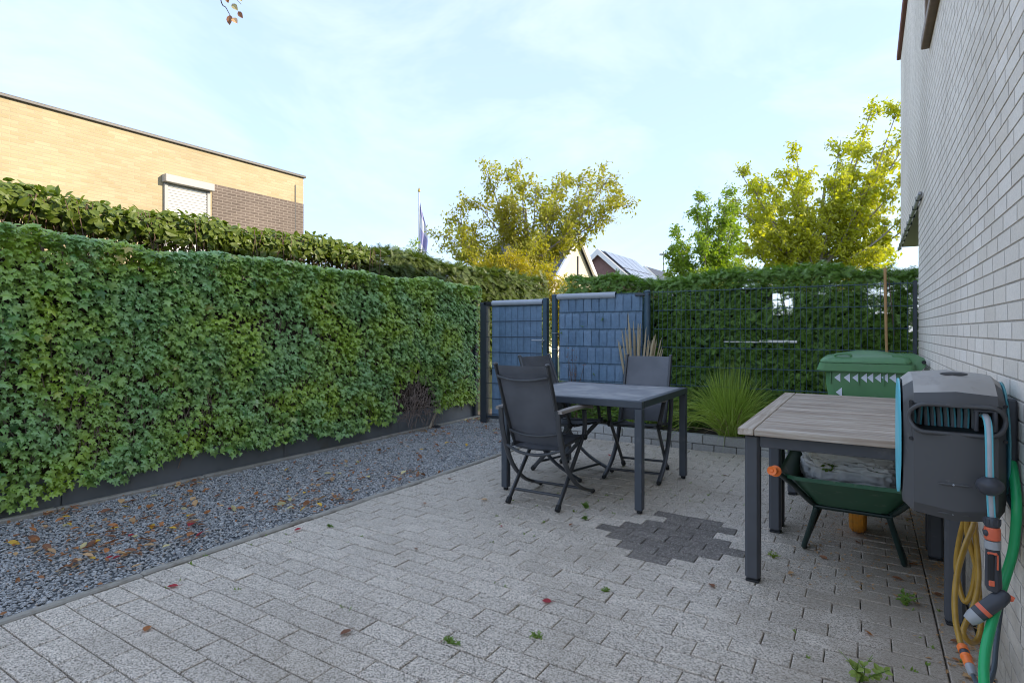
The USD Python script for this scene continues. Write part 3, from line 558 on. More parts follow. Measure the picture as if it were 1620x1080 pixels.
# ---- leafy hedge behind the ivy, bare below, and the finer hedge that carries on behind it
def sprays(n, pos, out, mb, shape, faces, size, up=0.4):
    nrm = out + rng.normal(0, 0.55, (n, 3)) + (0, 0, up); tip = rng.normal(0, 0.7, (n, 3)) + out * 0.6 + (0, 0, 0.1)
    leaves(mb, shape, faces, pos, nrm, tip, size)
hd = thing("beech_hedge", "leafy green hedge with bare brown stems rising above the ivy on the left", "hedge")
n = 11500; y = rng.uniform(0.2, 5.1, n); th = rng.uniform(-0.6, 3.4, n); top = 2.27 + 0.16 * (meshkit.fbm(np.stack([y * 1.7, y * 0, y * 0], -1), 3, 41) - 0.5)
rr = np.sqrt(rng.random(n)) * (0.85 + 0.4 * meshkit.fbm(np.stack([y * 3, th, y * 0], -1), 2, 8))
pos = np.stack([-5.55 + 0.30 * rr * np.cos(th), y, top - 0.17 + 0.17 * rr * np.sin(th)], 1); out = np.stack([np.cos(th), 0 * th, np.sin(th)], 1)
low = rng.random(n) < 0.24; pos[low, 2] = rng.uniform(1.6, 2.1, low.sum()); pos[low, 0] = rng.uniform(-5.8, -5.3, low.sum())
b = MB(); sprays(n, pos, out, b, OVAL, OVF, np.clip(rng.lognormal(math.log(0.066), 0.25, n), 0.035, 0.11)); b.build("foliage", M["hedge_leaf"], hd)
b = MB()
for k in range(650):
    y0 = rnd.uniform(0.1, 5.2); x0 = rnd.uniform(-5.75, -5.35); p = [(x0, y0, 0.9)]
    for s in range(4): p.append((p[-1][0] + rnd.gauss(0, 0.05), p[-1][1] + rnd.gauss(0, 0.06), p[-1][2] + 0.33))
    b.tube(p, [0.008, 0.007, 0.006, 0.004, 0.003], 4, False)
b.build("stems", M["brown_twig"], hd)
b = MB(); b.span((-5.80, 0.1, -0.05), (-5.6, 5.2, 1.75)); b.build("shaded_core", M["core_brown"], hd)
NEED = []; NF = []
for s in range(7):                                                       # a flat yew spray: short needles along a stem
    for sd in (-1, 1):
        o = len(NEED); yb = 0.08 + s * 0.12; NEED += [(0, yb, 0), (0, yb + 0.10, 0), (sd * (0.30 - 0.02 * s), yb + 0.17, 0.03)]; NF.append((o, o + 1, o + 2) if sd > 0 else (o + 1, o, o + 2))
o = len(NEED); NEED += [(-0.02, 0, 0), (0.02, 0, 0), (0, 1.05, -0.06)]; NF.append((o, o + 1, o + 2)); NEED, NF = np.array(NEED), np.array(NF)
def conifer_hedge(o, x0, x1, y0, y1, ztop, zlow, n, axis, mat, size, core=True, seed=1, gap=None):
    "sprays over the face, the top and a little depth of a long clipped hedge; axis: the way it runs"
    L = (y1 - y0) if axis == "y" else (x1 - x0); W = (x1 - x0) if axis == "y" else (y1 - y0)
    s = rng.random(n) * L; h = rng.random(n); part = rng.random(n); w = np.where(part < 0.58, 0.0, rng.random(n)); topm = part >= 0.58; deep = topm & (part < 0.76)
    zt = ztop + 0.20 * (meshkit.fbm(np.stack([s * 1.6, s * 0 + seed, s * 0], -1), 3, seed) - 0.5)
    z = np.where(topm, zt - 0.05 * (2 * w - 1) ** 2, zlow + (zt - 0.04 - zlow) * h)
    bl_ = 0.16 * (meshkit.fbm(np.stack([s * 1.9, z * 2.4, s * 0 + seed], -1), 3, seed + 5) - 0.5) + rng.normal(0, 0.035, n)
    d = np.where(w == 0.0, -bl_, np.where(w == 1.0, W + bl_, w * W)); z = z + np.where(topm, bl_ * 0.6, 0) - deep * rng.random(n) * 0.34
    on = np.where(w == 0.0, -1.0, np.where(w == 1.0, 1.0, 0.0))
    if axis == "y": pos = np.stack([x1 - d, y0 + s, z], 1); out = np.stack([-on, 0 * s, topm * 1.0], 1)
    else: pos = np.stack([x0 + s, y0 + d, z], 1); out = np.stack([0 * s, on, topm * 1.0], 1)
    k = np.ones(n, bool)
    if gap is not None:
        for gx, gz, r in gap: k &= ((pos[:, 0] - gx) / r) ** 2 + ((pos[:, 2] - gz) / (r * 0.8)) ** 2 > rng.uniform(0.4, 1.0, n)
    pos, out = pos[k], out[k]; m = len(pos)
    nrm = out + rng.normal(0, 0.45, (m, 3)) + (0, 0, 0.85); tip = out * 0.5 + rng.normal(0, 0.6, (m, 3)) + (0, 0, 0.12)
    b = MB(); leaves(b, NEED, NF, pos, nrm, tip, np.clip(rng.lognormal(math.log(size), 0.34, m), size * 0.4, size * 2.2)); b.build("foliage", M[mat], o)
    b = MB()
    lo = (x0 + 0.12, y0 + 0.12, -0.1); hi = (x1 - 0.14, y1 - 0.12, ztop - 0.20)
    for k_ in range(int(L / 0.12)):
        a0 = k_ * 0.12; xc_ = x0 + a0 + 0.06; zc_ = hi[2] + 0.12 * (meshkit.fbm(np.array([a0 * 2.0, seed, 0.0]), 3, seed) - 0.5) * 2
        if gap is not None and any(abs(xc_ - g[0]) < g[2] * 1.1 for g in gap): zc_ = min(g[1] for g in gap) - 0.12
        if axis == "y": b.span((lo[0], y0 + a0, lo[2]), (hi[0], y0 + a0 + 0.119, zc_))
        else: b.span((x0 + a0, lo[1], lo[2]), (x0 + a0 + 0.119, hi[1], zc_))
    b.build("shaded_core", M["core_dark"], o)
    b = MB()
    for q in range(int(L * 14)):
        a = rnd.random() * L; c = np.array([(x0 + x1) / 2 + rnd.uniform(-0.15, 0.15), y0 + a, 0.0]) if axis == "y" else np.array([x0 + a, (y0 + y1) / 2 + rnd.uniform(-0.15, 0.15), 0.0])
        b.tube([c, c + (rnd.gauss(0, 0.08), rnd.gauss(0, 0.08), ztop * 0.5), c + (rnd.gauss(0, 0.15), rnd.gauss(0, 0.15), ztop * 0.93)], [0.014, 0.009, 0.004], 4, False)
    b.build("stems", M["brown_twig"], o)
h2 = thing("conifer_hedge", "yellow-green conifer hedge running on behind the far end of the ivy", "hedge")
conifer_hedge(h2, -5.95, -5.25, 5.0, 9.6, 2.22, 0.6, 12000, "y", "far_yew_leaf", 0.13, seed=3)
h3 = thing("yew_hedge", "dark green yew hedge behind the wire mesh fence", "hedge")
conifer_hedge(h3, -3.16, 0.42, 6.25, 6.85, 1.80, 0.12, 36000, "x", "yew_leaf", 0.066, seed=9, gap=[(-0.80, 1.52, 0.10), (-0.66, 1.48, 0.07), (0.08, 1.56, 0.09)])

# ================================================================== GATE AND FENCES ALONG THE BACK
def ribbon(mb, x0, x1, zs, offs, y):
    "a privacy strip woven over and under the wires; offs: depth at each height"
    v = []
    for z_, o in zip(zs, offs): v += [(x0, y - o * 0.6, z_), ((x0 + x1) / 2, y - o, z_), (x1, y - o * 0.6, z_)]
    k = len(zs); f = []
    for i in range(k - 1):
        for j in range(2): f.append((i * 3 + j, i * 3 + j + 1, (i + 1) * 3 + j + 1, (i + 1) * 3 + j))
    mb.add(v, np.array(f))
def screen(o, x0, x1, zrows, y, alternate, pitch=0.048, width=0.088):
    n = int(round((x1 - x0) / pitch))
    for k in range(n):
        xc = x0 + (k + 0.5) * (x1 - x0) / n; zs, of = [], []
        for r in range(len(zrows) - 1):
            s = (1 if (k + (r if alternate else 0)) % 2 else -1)
            for t in np.linspace(0, 1, 5)[:-1]:
                zs.append(zrows[r] + (zrows[r + 1] - zrows[r]) * t); of.append(s * (0.002 + 0.006 * math.sin(math.pi * t)) + rnd.gauss(0, 0.0008))
        zs.append(zrows[-1]); of.append(0.0)
        w = width / 2 + rnd.uniform(-0.003, 0.002); b = MB(); ribbon(b, max(x0, xc - w), min(x1, xc + w), zs, of, y); b.build("privacy_strip", M["privacy_strip"], o)
def cover(o, x0, x1, z, y):
    a = np.linspace(-0.35 * math.pi, 1.35 * math.pi, 12); v = []
    for xx in (x0, x1): v += [(xx, y + 0.037 * math.cos(t), z + 0.037 * math.sin(t)) for t in a]
    f = [(i, i + 1, i + 13, i + 12) for i in range(11)]; b = MB(); b.add(v, np.array(f)); w = [(xx, y + 0.034 * math.cos(t), z + 0.034 * math.sin(t)) for xx in (x0, x1) for t in a]; b.add(w, np.array(f)[:, ::-1])
    b.build("top_roll", M["roll_grey"], o, True)
def wires(o, x0, x1, zrows, y, pitch=0.05, mat="fence_blue", r=0.0026, name="wire"):
    for z in zrows:
        b = MB(); b.tube([(x0, y - 0.006, z), (x1, y - 0.006, z)], 0.0036, 6); b.tube([(x0, y + 0.006, z), (x1, y + 0.006, z)], 0.0036, 6); b.build("cross_wire", M[mat], o)
    n = int(round((x1 - x0) / pitch))
    for k in range(n + 1):
        xx = x0 + k * (x1 - x0) / n; b = MB(); b.tube([(xx, y, zrows[0] - 0.02), (xx, y, zrows[-1] + 0.022)], r, 5); b.build(name, M[mat], o)
GX0, GX1, GY = -4.235, -3.345, 6.12
gate = thing("garden_gate", "tall blue garden gate with woven vertical privacy strips beside the ivy", "gate")
b = MB(); b.span((GX0 - 0.085, GY - 0.03, 0.0), (GX0 + 0.015, GY + 0.03, 1.57), 0.006); b.build("hinge_stile", M["fence_dark"], gate)
b = MB(); b.span((GX1 - 0.035, GY - 0.03, 0.08), (GX1 + 0.025, GY + 0.03, 1.60), 0.006); b.build("latch_stile", M["fence_blue"], gate)
b = MB(); b.span((GX0 + 0.015, GY - 0.02, 0.06), (GX1 - 0.035, GY + 0.02, 0.10), 0.005); b.build("bottom_rail", M["fence_dark"], gate)
zr = [0.12 + 0.2 * k for k in range(8)]
for z in zr:
    b = MB(); b.tube([(GX0, GY - 0.02, z), (GX1 - 0.03, GY - 0.02, z)], 0.0045, 6); b.build("cross_wire", M["fence_dark"], gate)
b = MB(); b.tube([(GX0 + 0.045, GY - 0.004, 0.09), (GX0 + 0.045, GY - 0.004, 1.55)], 0.006, 6); b.build("bare_wire", M["stake_wood"], gate)
screen(gate, GX0 + 0.085, GX1 - 0.06, [0.1] + [0.12 + 0.2 * k for k in range(1, 8)] + [1.55], GY, False)
cover(gate, GX0 + 0.10, GX1 - 0.04, 1.555, GY)
b = MB(); b.span((GX0 - 0.03, GY - 0.03, 1.53), (GX0 + 0.10, GY + 0.02, 1.575), 0.006); b.build("hinge_plate", M["black_rubber"], gate)
b = MB(); b.span((GX1 - 0.17, GY - 0.075, 1.075), (GX1 + 0.01, GY - 0.06, 1.092), 0.004); b.span((GX1 - 0.02, GY - 0.075, 1.075), (GX1 + 0.0, GY - 0.03, 1.092), 0.003); b.build("handle", M["roll_grey"], gate)
b = MB(); b.span((GX1 - 0.02, GY - 0.045, 0.86), (GX1 + 0.035, GY - 0.03, 1.16), 0.004); b.build("lock_plate", M["fence_blue"], gate)
pf = thing("privacy_fence", "blue fence panel woven with wide privacy strips between gate and mesh fence", "fence")
def post(o, x, y, z1, r=0.032, mat="fence_blue"):
    b = MB(); b.lathe([(0.0, -0.1), (r, -0.1), (r, z1 - 0.012), (r + 0.003, z1 - 0.012), (r + 0.003, z1), (r * 0.6, z1 + 0.012), (0, z1 + 0.014)], (x, y, 0), sides=18); return b.build("post", M[mat], o, 40)
post(pf, -3.215, FENCE_Y, 1.63, 0.036); post(pf, -2.062, FENCE_Y, 1.635, 0.034)
for z in (0.98, 1.17):
    b = MB(); b.tube([(-3.215 + 0.04 * math.cos(t), FENCE_Y + 0.04 * math.sin(t), z) for t in np.linspace(0, 2 * math.pi, 15)], 0.004, 5); b.build("clamp_ring", M["roll_grey"], pf)
pz = [0.62 + 0.2 * k for k in range(6)]
wires(pf, -3.155, -2.105, pz, FENCE_Y - 0.0, 0.25)
screen(pf, -3.15, -2.12, [0.60] + pz[1:5] + [1.615], FENCE_Y, True)
cover(pf, -3.175, -2.43, 1.607, FENCE_Y)
b = MB(); b.span((-2.20, FENCE_Y - 0.03, 1.585), (-2.03, FENCE_Y - 0.01, 1.61), 0.004); b.build("bracket", M["fence_dark"], pf)
mf = thing("mesh_fence", "blue-grey wire mesh fence in front of the dark yew hedge", "fence")
wires(mf, -1.99, 0.345, [0.62 + 0.2 * k for k in range(6)], FENCE_Y, 0.05)
b = MB(); b.span((0.335, FENCE_Y - 0.02, 0.0), (0.368, FENCE_Y + 0.02, 1.64), 0.004); b.build("post", M["fence_dark"], mf)

# ================================================================== RAISED BED
bed = thing("planter_wall", "low two-course wall of grey concrete blocks edging the back bed", "wall")
for row in range(2):
    x = -3.0 - (0.11 if row else 0.0)
    while x < WALL_X - 0.03:
        a, c = max(x, -3.0), min(x + 0.213, WALL_X - 0.006)
        if c - a > 0.03:
            b = MB(); dy = rnd.gauss(0, 0.003); z0 = -0.03 + row * 0.092; b.span((a + 0.0025, 5.84 + dy, z0), (c - 0.0025, 5.945 + dy, z0 + 0.089 + rnd.uniform(-0.002, 0.002)), 0.006); b.build("block", M["planter_block"], bed)
        x += 0.213
n = 40; gx, gy = np.meshgrid(np.linspace(-3.05, WALL_X, n), np.linspace(5.93, 6.5, 12)); gz = 0.11 + 0.12 * (gy - 5.93) + 0.05 * (meshkit.fbm(np.stack([gx * 5, gy * 5, gx * 0], -1), 4, 2) - 0.5)
ii, jj = np.meshgrid(np.arange(11), np.arange(n - 1), indexing="ij"); qf = np.stack([ii * n + jj, ii * n + jj + 1, (ii + 1) * n + jj + 1, (ii + 1) * n + jj], -1).reshape(-1, 4)
tag(usdkit.mesh(stage, path_for("bed_soil"), (np.stack([gx, gy, gz], -1).reshape(-1, 3), qf), M["soil"], True), kind="structure")

def blade_clump(mb, c, n, h, spread, w, droop, seed=0):
    for k in range(n):
        a = rnd.uniform(0, 2 * math.pi); e = abs(rnd.gauss(0, spread)); L = h * rnd.uniform(0.55, 1.08); dx, dy = math.cos(a), math.sin(a); r0 = 0.11 * math.sqrt(rnd.random()); p = []
        for s in np.linspace(0, 1, 6):
            out = e * (s ** 1.3) + r0; zz = L * (s - droop * e / spread * 0.5 * s ** 2.6); p.append((c[0] + dx * out, c[1] + dy * out, c[2] + zz))
        p = np.array(p); tq = unit(np.gradient(p, axis=0)); sd = unit(np.cross(tq, (rnd.gauss(0, 1), rnd.gauss(0, 1), rnd.gauss(0, 0.6)))); ww = w * np.array([0.8, 1, 1, 0.85, 0.55, 0.08])[:, None] * rnd.uniform(0.7, 1.2)
        v = np.stack([p - sd * ww, p + sd * ww], 1).reshape(-1, 3); mb.add(v, np.array([(2 * i, 2 * i + 1, 2 * i + 3, 2 * i + 2) for i in range(5)]))
og = thing("ornamental_grass", "big arching tuft of green ornamental grass in the back bed", "grass clump", (-1.17, 6.02, 0.13))
b = MB(); blade_clump(b, (0, 0, 0), 1300, 0.80, 0.40, 0.0028, 0.80); b.build("blades", M["grass_blade"], og)
b = MB(); blade_clump(b, (0, 0, 0), 120, 0.42, 0.28, 0.003, 0.8); b.build("dry_blades", M["straw"], og)
fg = thing("feather_grass", "tall straw-coloured feather grass plumes standing behind the far chair", "grass clump", (-2.16, 6.02, 0.13))
st, pl = MB(), MB()
for k in range(34):
    tx, tz = rnd.choice([(-0.17, 1.02), (-0.09, 1.12), (-0.03, 1.17), (0.03, 1.09), (0.10, 1.04), (0.20, 1.02), (0.24, 0.95)]); tx += rnd.gauss(0, 0.025); tz *= rnd.uniform(0.86, 1.02); ty = rnd.gauss(-0.02, 0.06)
    p = curve([(tx * 0.25, ty * 0.3, 0), (tx * 0.6, ty * 0.7, tz * 0.5), (tx, ty, tz)], 9); st.tube(p[:7], 0.0018, 4, False)
    q = p[5:]; pl.tube(np.vstack([q, q[-1] + (q[-1] - q[-2]) * 0.6]), [0.002, 0.0075, 0.0085, 0.006, 0.0012], 5, False)
    for s in range(22):
        u = rnd.random(); o_ = p[5] + (p[8] - p[5]) * u; d = unit(p[8] - p[5]) * 0.035 + np.array([rnd.gauss(0, 0.009), rnd.gauss(0, 0.009), 0.0]); sd = np.array([0.0016, 0.0008, 0]); pl.add([o_ - sd, o_ + sd, o_ + d], np.array([(0, 1, 2)]))
st.build("stalks", M["straw"], fg); pl.build("plumes", M["straw"], fg); b = MB(); blade_clump(b, (0, 0, 0), 160, 0.5, 0.18, 0.003, 0.5); b.build("blades", M["grass_blade"], fg)

def leafy_plant(name, label, loc, h, spread, nstem, nleaf, lsize, leaf, stemmat, group=None, upright=1.0):
    o = thing(name, label, "plant", loc, group=group); sm, lm = MB(), MB(); P, Nn, T, S = [], [], [], []
    for k in range(nstem):
        a = rnd.uniform(0, 2 * math.pi); d = spread * rnd.random() ** 0.6; e = np.array([math.cos(a) * d, math.sin(a) * d * 0.6, h * rnd.uniform(0.6, 1.0) * (1 - 0.35 * d / spread * (1 - upright))]); p = curve([(0, 0, 0), e * (0.3, 0.3, 0.5) + (rnd.gauss(0, 0.01), 0, 0), e], 8); sm.tube(p, np.linspace(0.0032, 0.001, 8), 4, False)
        for q in range(nleaf):
            i = rnd.uniform(1.5, 6.99); c = p[int(i)] + (p[int(i) + 1] - p[int(i)]) * (i % 1); P.append(c); Nn.append((rnd.gauss(0, 0.5), rnd.gauss(-0.3, 0.5), 1)); T.append((rnd.gauss(0, 1), rnd.gauss(0, 1), rnd.gauss(0.1, 0.3))); S.append(lsize * rnd.uniform(0.6, 1.3))
    leaves(lm, OVAL, OVF, np.array(P), np.array(Nn), np.array(T), np.array(S)); sm.build("stems", M[stemmat], o); lm.build("foliage", M[leaf], o); return o
leafy_plant("twiggy_plant", "tall twiggy plant with brown seed heads before the privacy fence", (-2.90, 6.0, 0.14), 0.88, 0.14, 14, 9, 0.020, "dead_brown", "brown_twig")
leafy_plant("leafy_shoot", "pale green leafy shoot at the foot of the twiggy plant", (-2.86, 5.97, 0.13), 0.55, 0.14, 9, 9, 0.042, "weed_leaf", "brown_twig")
for x, h, l in ((-2.62, 0.30, "low bushy green plant left of the feather grass"), (-2.35, 0.26, "low bushy green plant under the far left chair back"), (-1.92, 0.36, "low bushy green plant seen between the far chair's legs"), (-1.62, 0.40, "low bushy green plant at the left of the grass tuft"), (-0.62, 0.30, "low dark green plant at the right of the grass tuft")):
    leafy_plant("bed_plant", l, (x, 6.0, 0.12), h, 0.20, 26, 12, 0.036, "weed_leaf", "brown_twig", upright=0.0)
b = MB(); b.tube(curve([(0.13, FENCE_Y - 0.055, 1.76), (0.135, FENCE_Y - 0.05, 1.35), (0.15, FENCE_Y - 0.06, 0.7), (0.175, FENCE_Y - 0.10, 0.14)], 14), 0.0125, 8)
tag(b.build("broom_handle", M["broom_wood"], None, True), "thin wooden broom handle standing upright against the mesh fence behind the bin", "handle")
b = MB(); b.span((-1.27, 6.165, 1.078), (-0.93, 6.185, 1.092), 0.002); b.span((-0.93, 6.165, 1.081), (-0.585, 6.185, 1.105), 0.002)
tag(b.build("white_slat", M["white_paint"]), "narrow white slat caught in the yew hedge behind the mesh fence", "slat")

# ================================================================== DINING TABLE AND FOLDING CHAIRS
def dining_table():
    x0, x1, y0, y1, zt = -2.345, -1.245, 3.578, 4.675, 0.738
    o = thing("dining_table", "square anthracite metal garden table with grey stone-look top and chairs round it", "table")
    w, h = 0.055, 0.048
    for lo, hi in (((x0, y0), (x1, y0 + 0.045)), ((x0, y1 - 0.045), (x1, y1)), ((x0, y0 + 0.047), (x0 + 0.045, y1 - 0.047)), ((x1 - 0.045, y0 + 0.047), (x1, y1 - 0.047))):
        b = MB(); b.span((lo[0], lo[1], zt - h), (hi[0], hi[1], zt), 0.004); b.build("apron", M["anthracite"], o)
    b = MB(); b.span((x0 + 0.047, y0 + 0.047, zt - 0.016), (x1 - 0.047, y1 - 0.047, zt - 0.001), 0.002); b.build("tabletop", M["table_slate"], o)
    for lx, ly in ((x0, y0), (x1 - w, y0), (x0, y1 - w), (x1 - w, y1 - w)):
        b = MB(); b.span((lx + 0.001, ly + 0.001, 0.022), (lx + w - 0.001, ly + w - 0.001, zt - h - 0.001), 0.005); l = b.build("leg", M["anthracite"], o)
        b = MB(); b.lathe([(0, 0.0), (0.017, 0.0), (0.019, 0.012), (0.012, 0.022), (0, 0.022)], (lx + w / 2, ly + w / 2, 0.002)); b.build("foot", M["black_rubber"], l)
dining_table()

def garden_chair(label, loc, rz):
    "a folding chair that faces +y: two curved and two straight legs a side, fabric seat and high back, wooden armrests"
    o = thing("garden_chair", label, "chair", loc, rz); fr = M["chair_frame"]
    for s in (-1, 1):
        b = MB(); b.tube(curve([(s * 0.218, -0.325, 0.675), (s * 0.218, -0.305, 0.54), (s * 0.218, -0.25, 0.39), (s * 0.218, -0.15, 0.235), (s * 0.218, 0.02, 0.105), (s * 0.218, 0.255, 0.018)], 22), 0.0165, 8, flat=(0.8, 1.15))
        l = b.build("leg", fr, o, 40); b = MB(); b.box((s * 0.218, 0.262, 0.016), (0.03, 0.035, 0.03), 0.008); b.build("foot_cap", M["black_rubber"], l)
        b = MB(); b.tube([(s * 0.19, -0.265, 0.02), (s * 0.19, -0.06, 0.225), (s * 0.19, 0.155, 0.435)], 0.0165, 8, flat=(0.8, 1.1)); b.tube([(s * 0.197, 0.155, 0.43), (s * 0.215, 0.125, 0.53), (s * 0.228, 0.085, 0.635)], 0.0155, 8, flat=(0.8, 1.1))
        l = b.build("leg", fr, o, 40); b = MB(); b.tube([(s * 0.19, -0.276, 0.008), (s * 0.19, -0.25, 0.036)], 0.0195, 8); b.build("foot_cap", M["black_rubber"], l)
        b = MB(); b.sphere((s * 0.205, 0.155, 0.432), (0.016, 0.026, 0.026), 1); b.build("hinge", M["black_rubber"], l)
        b = MB(); b.tube(curve([(s * 0.188, -0.17, 0.40), (s * 0.192, -0.255, 0.56), (s * 0.195, -0.345, 0.78), (s * 0.195, -0.425, 0.972)], 14), 0.0155, 8, flat=(0.85, 1.15)); rl = b.build("back_rail", fr, o, 40)
        b = MB(); b.sphere((s * 0.195, -0.427, 0.975), (0.0165, 0.018, 0.012), 2); b.build("end_cap", fr, rl, True)
        b = MB(); b.tube([(s * 0.176, -0.235, 0.405), (s * 0.176, 0.0, 0.418), (s * 0.176, 0.20, 0.438)], 0.012, 8); b.build("seat_rail", fr, o, 40)
        arm = curve([(s * 0.236, -0.335, 0.668), (s * 0.240, -0.16, 0.672), (s * 0.240, 0.04, 0.668), (s * 0.236, 0.19, 0.645)], 12); v = []
        for p, ww in zip(arm, np.interp(np.linspace(0, 1, 12), [0, 0.15, 0.85, 1], [0.017, 0.022, 0.025, 0.018])):
            v += [p + (-ww, 0, -0.011), p + (ww, 0, -0.011), p + (ww, 0, 0.007), p + (ww - 0.004, 0, 0.011), p + (-ww + 0.004, 0, 0.011), p + (-ww, 0, 0.007)]
        f = [(i * 6 + j, (i + 1) * 6 + j, (i + 1) * 6 + (j + 1) % 6, i * 6 + (j + 1) % 6) for i in range(11) for j in range(6)]
        b = MB(); b.add(v, np.array(f)[:, ::-1]); e = np.array(v); b.add(e[:6], np.array([(0, 1, 2), (0, 2, 3), (0, 3, 4), (0, 4, 5)])); b.add(e[-6:], np.array([(0, 2, 1), (0, 3, 2), (0, 4, 3), (0, 5, 4)])); b.build("armrest", M["arm_wood"], o)
    def bow(p0, p1, d, r): return curve([p0, tuple((np.array(p0) * 0.75 + np.array(p1) * 0.25) + np.array(d) * 0.75), tuple((np.array(p0) + np.array(p1)) / 2 + np.array(d)), tuple((np.array(p0) * 0.25 + np.array(p1) * 0.75) + np.array(d) * 0.75), p1], 16)
    for p0, d in (((0.190, -0.412, 0.895), (0, -0.030, -0.022)), ((0.186, -0.252, 0.510), (0, -0.036, -0.02)), ((0.208, -0.262, 0.405), (0, -0.02, -0.045))):
        b = MB(); b.tube(bow((-p0[0], p0[1], p0[2]), p0, d, 0), 0.0105, 8); b.build("crossbar", fr, o, True)
    for yy, zz, hw in ((-0.195, 0.085, 0.19), (0.145, 0.058, 0.218), (0.175, 0.428, 0.18)):
        b = MB(); b.tube([(-hw, yy, zz), (hw, yy, zz)], 0.0105, 8); b.build("stretcher", fr, o, True)
    def cloth(a0, a1, b0, b1, sag, hw, n=10):
        "a strip of fabric from edge (y,z) a0 to a1 held by side rails"
        v, f = [], []
        for i in range(n + 1):
            t = i / n; c = np.array(a0) * (1 - t) ** 2 + 2 * np.array(b0) * t * (1 - t) + np.array(a1) * t ** 2
            for j in range(9):
                u = j / 8 * 2 - 1; v.append((u * hw, c[0] + sag[0] * (1 - u * u), c[1] + sag[1] * (1 - u * u)))
        for i in range(n):
            for j in range(8): f.append((i * 9 + j, i * 9 + j + 1, i * 9 + j + 10, i * 9 + j + 9))
        v2 = np.array(v) + (0, b1, -0.003); m = MB(); m.add(v, np.array(f)); m.add(v2, np.array(f)[:, ::-1]); return m
    cloth((-0.19, 0.425), (-0.425, 0.968), (-0.285, 0.62), 0.004, (-0.014, 0), 0.186).build("backrest", M["mesh_fabric"], o, True)
    cloth((-0.245, 0.405), (0.195, 0.442), (-0.02, 0.405), 0.002, (0, -0.018), 0.182).build("seat", M["mesh_fabric"], o, True)
    return o
garden_chair("dark folding garden chair in front, its back to the viewer, before the table", (-1.935, 3.60, 0.002), 1.5)
garden_chair("dark folding garden chair on the far side of the table, facing the viewer", (-1.625, 4.57, 0.002), 187)
garden_chair("dark folding garden chair at the table's left end, half hidden behind the front chair", (-2.14, 4.36, 0.002), -103)

# ================================================================== TEAK TABLES, WHEELBARROW, BIN
def teak_table(y0, y1, label):
    x0, x1, zt, th = -0.527, 0.352, 0.738, 0.032; o = thing("teak_table", label, "table", group=None)
    for xa, xb in ((x0, x0 + 0.072), (x1 - 0.072, x1)):
        b = MB(); b.span((xa, y0, zt - th), (xb - 0.002, y1, zt + rnd.uniform(0, 0.001)), 0.003); b.build("end_board", M["teak_y"], o)
    n = 10; w = (y1 - y0) / n
    for k in range(n):
        b = MB(); j = 0.0012 if k not in (0, n - 1) else 0.0008; b.span((x0 + 0.0745 - 0.001, y0 + k * w + j, zt - th), (x1 - 0.0745, y0 + (k + 1) * w - j, zt + rnd.uniform(-0.0012, 0.0008)), 0.0025); b.build("board", M["teak_x"], o)
    lx, ly = (x0 + 0.026, x1 - 0.018 - 0.066), (y0 + 0.03, y1 - 0.03 - 0.066)
    for a in lx:
        for c in ly:
            b = MB(); b.span((a, c, 0.012), (a + 0.066, c + 0.066, zt - th - 0.001), 0.012); l = b.build("leg", M["leg_grey"], o)
            b = MB(); b.span((a + 0.002, c + 0.002, 0.002), (a + 0.064, c + 0.064, 0.013), 0.004); b.build("foot_cap", M["black_rubber"], l)
    for c in (y0 + 0.036, y1 - 0.036 - 0.025):
        b = MB(); b.span((lx[0] + 0.067, c, zt - th - 0.058), (lx[1] - 0.001, c + 0.025, zt - th - 0.001), 0.003); b.build("apron", M["leg_grey"], o)
    for a in (lx[0] + 0.006, lx[1] + 0.035):
        b = MB(); b.span((a, ly[0] + 0.067, zt - th - 0.058), (a + 0.025, ly[1] - 0.001, zt - th - 0.001), 0.003); b.build("apron", M["leg_grey"], o)
teak_table(2.867, 3.772, "weathered teak garden table standing over the green wheelbarrow beside the house wall")
teak_table(3.780, 4.690, "weathered teak garden table pushed up behind the nearer one, next to the green bin")

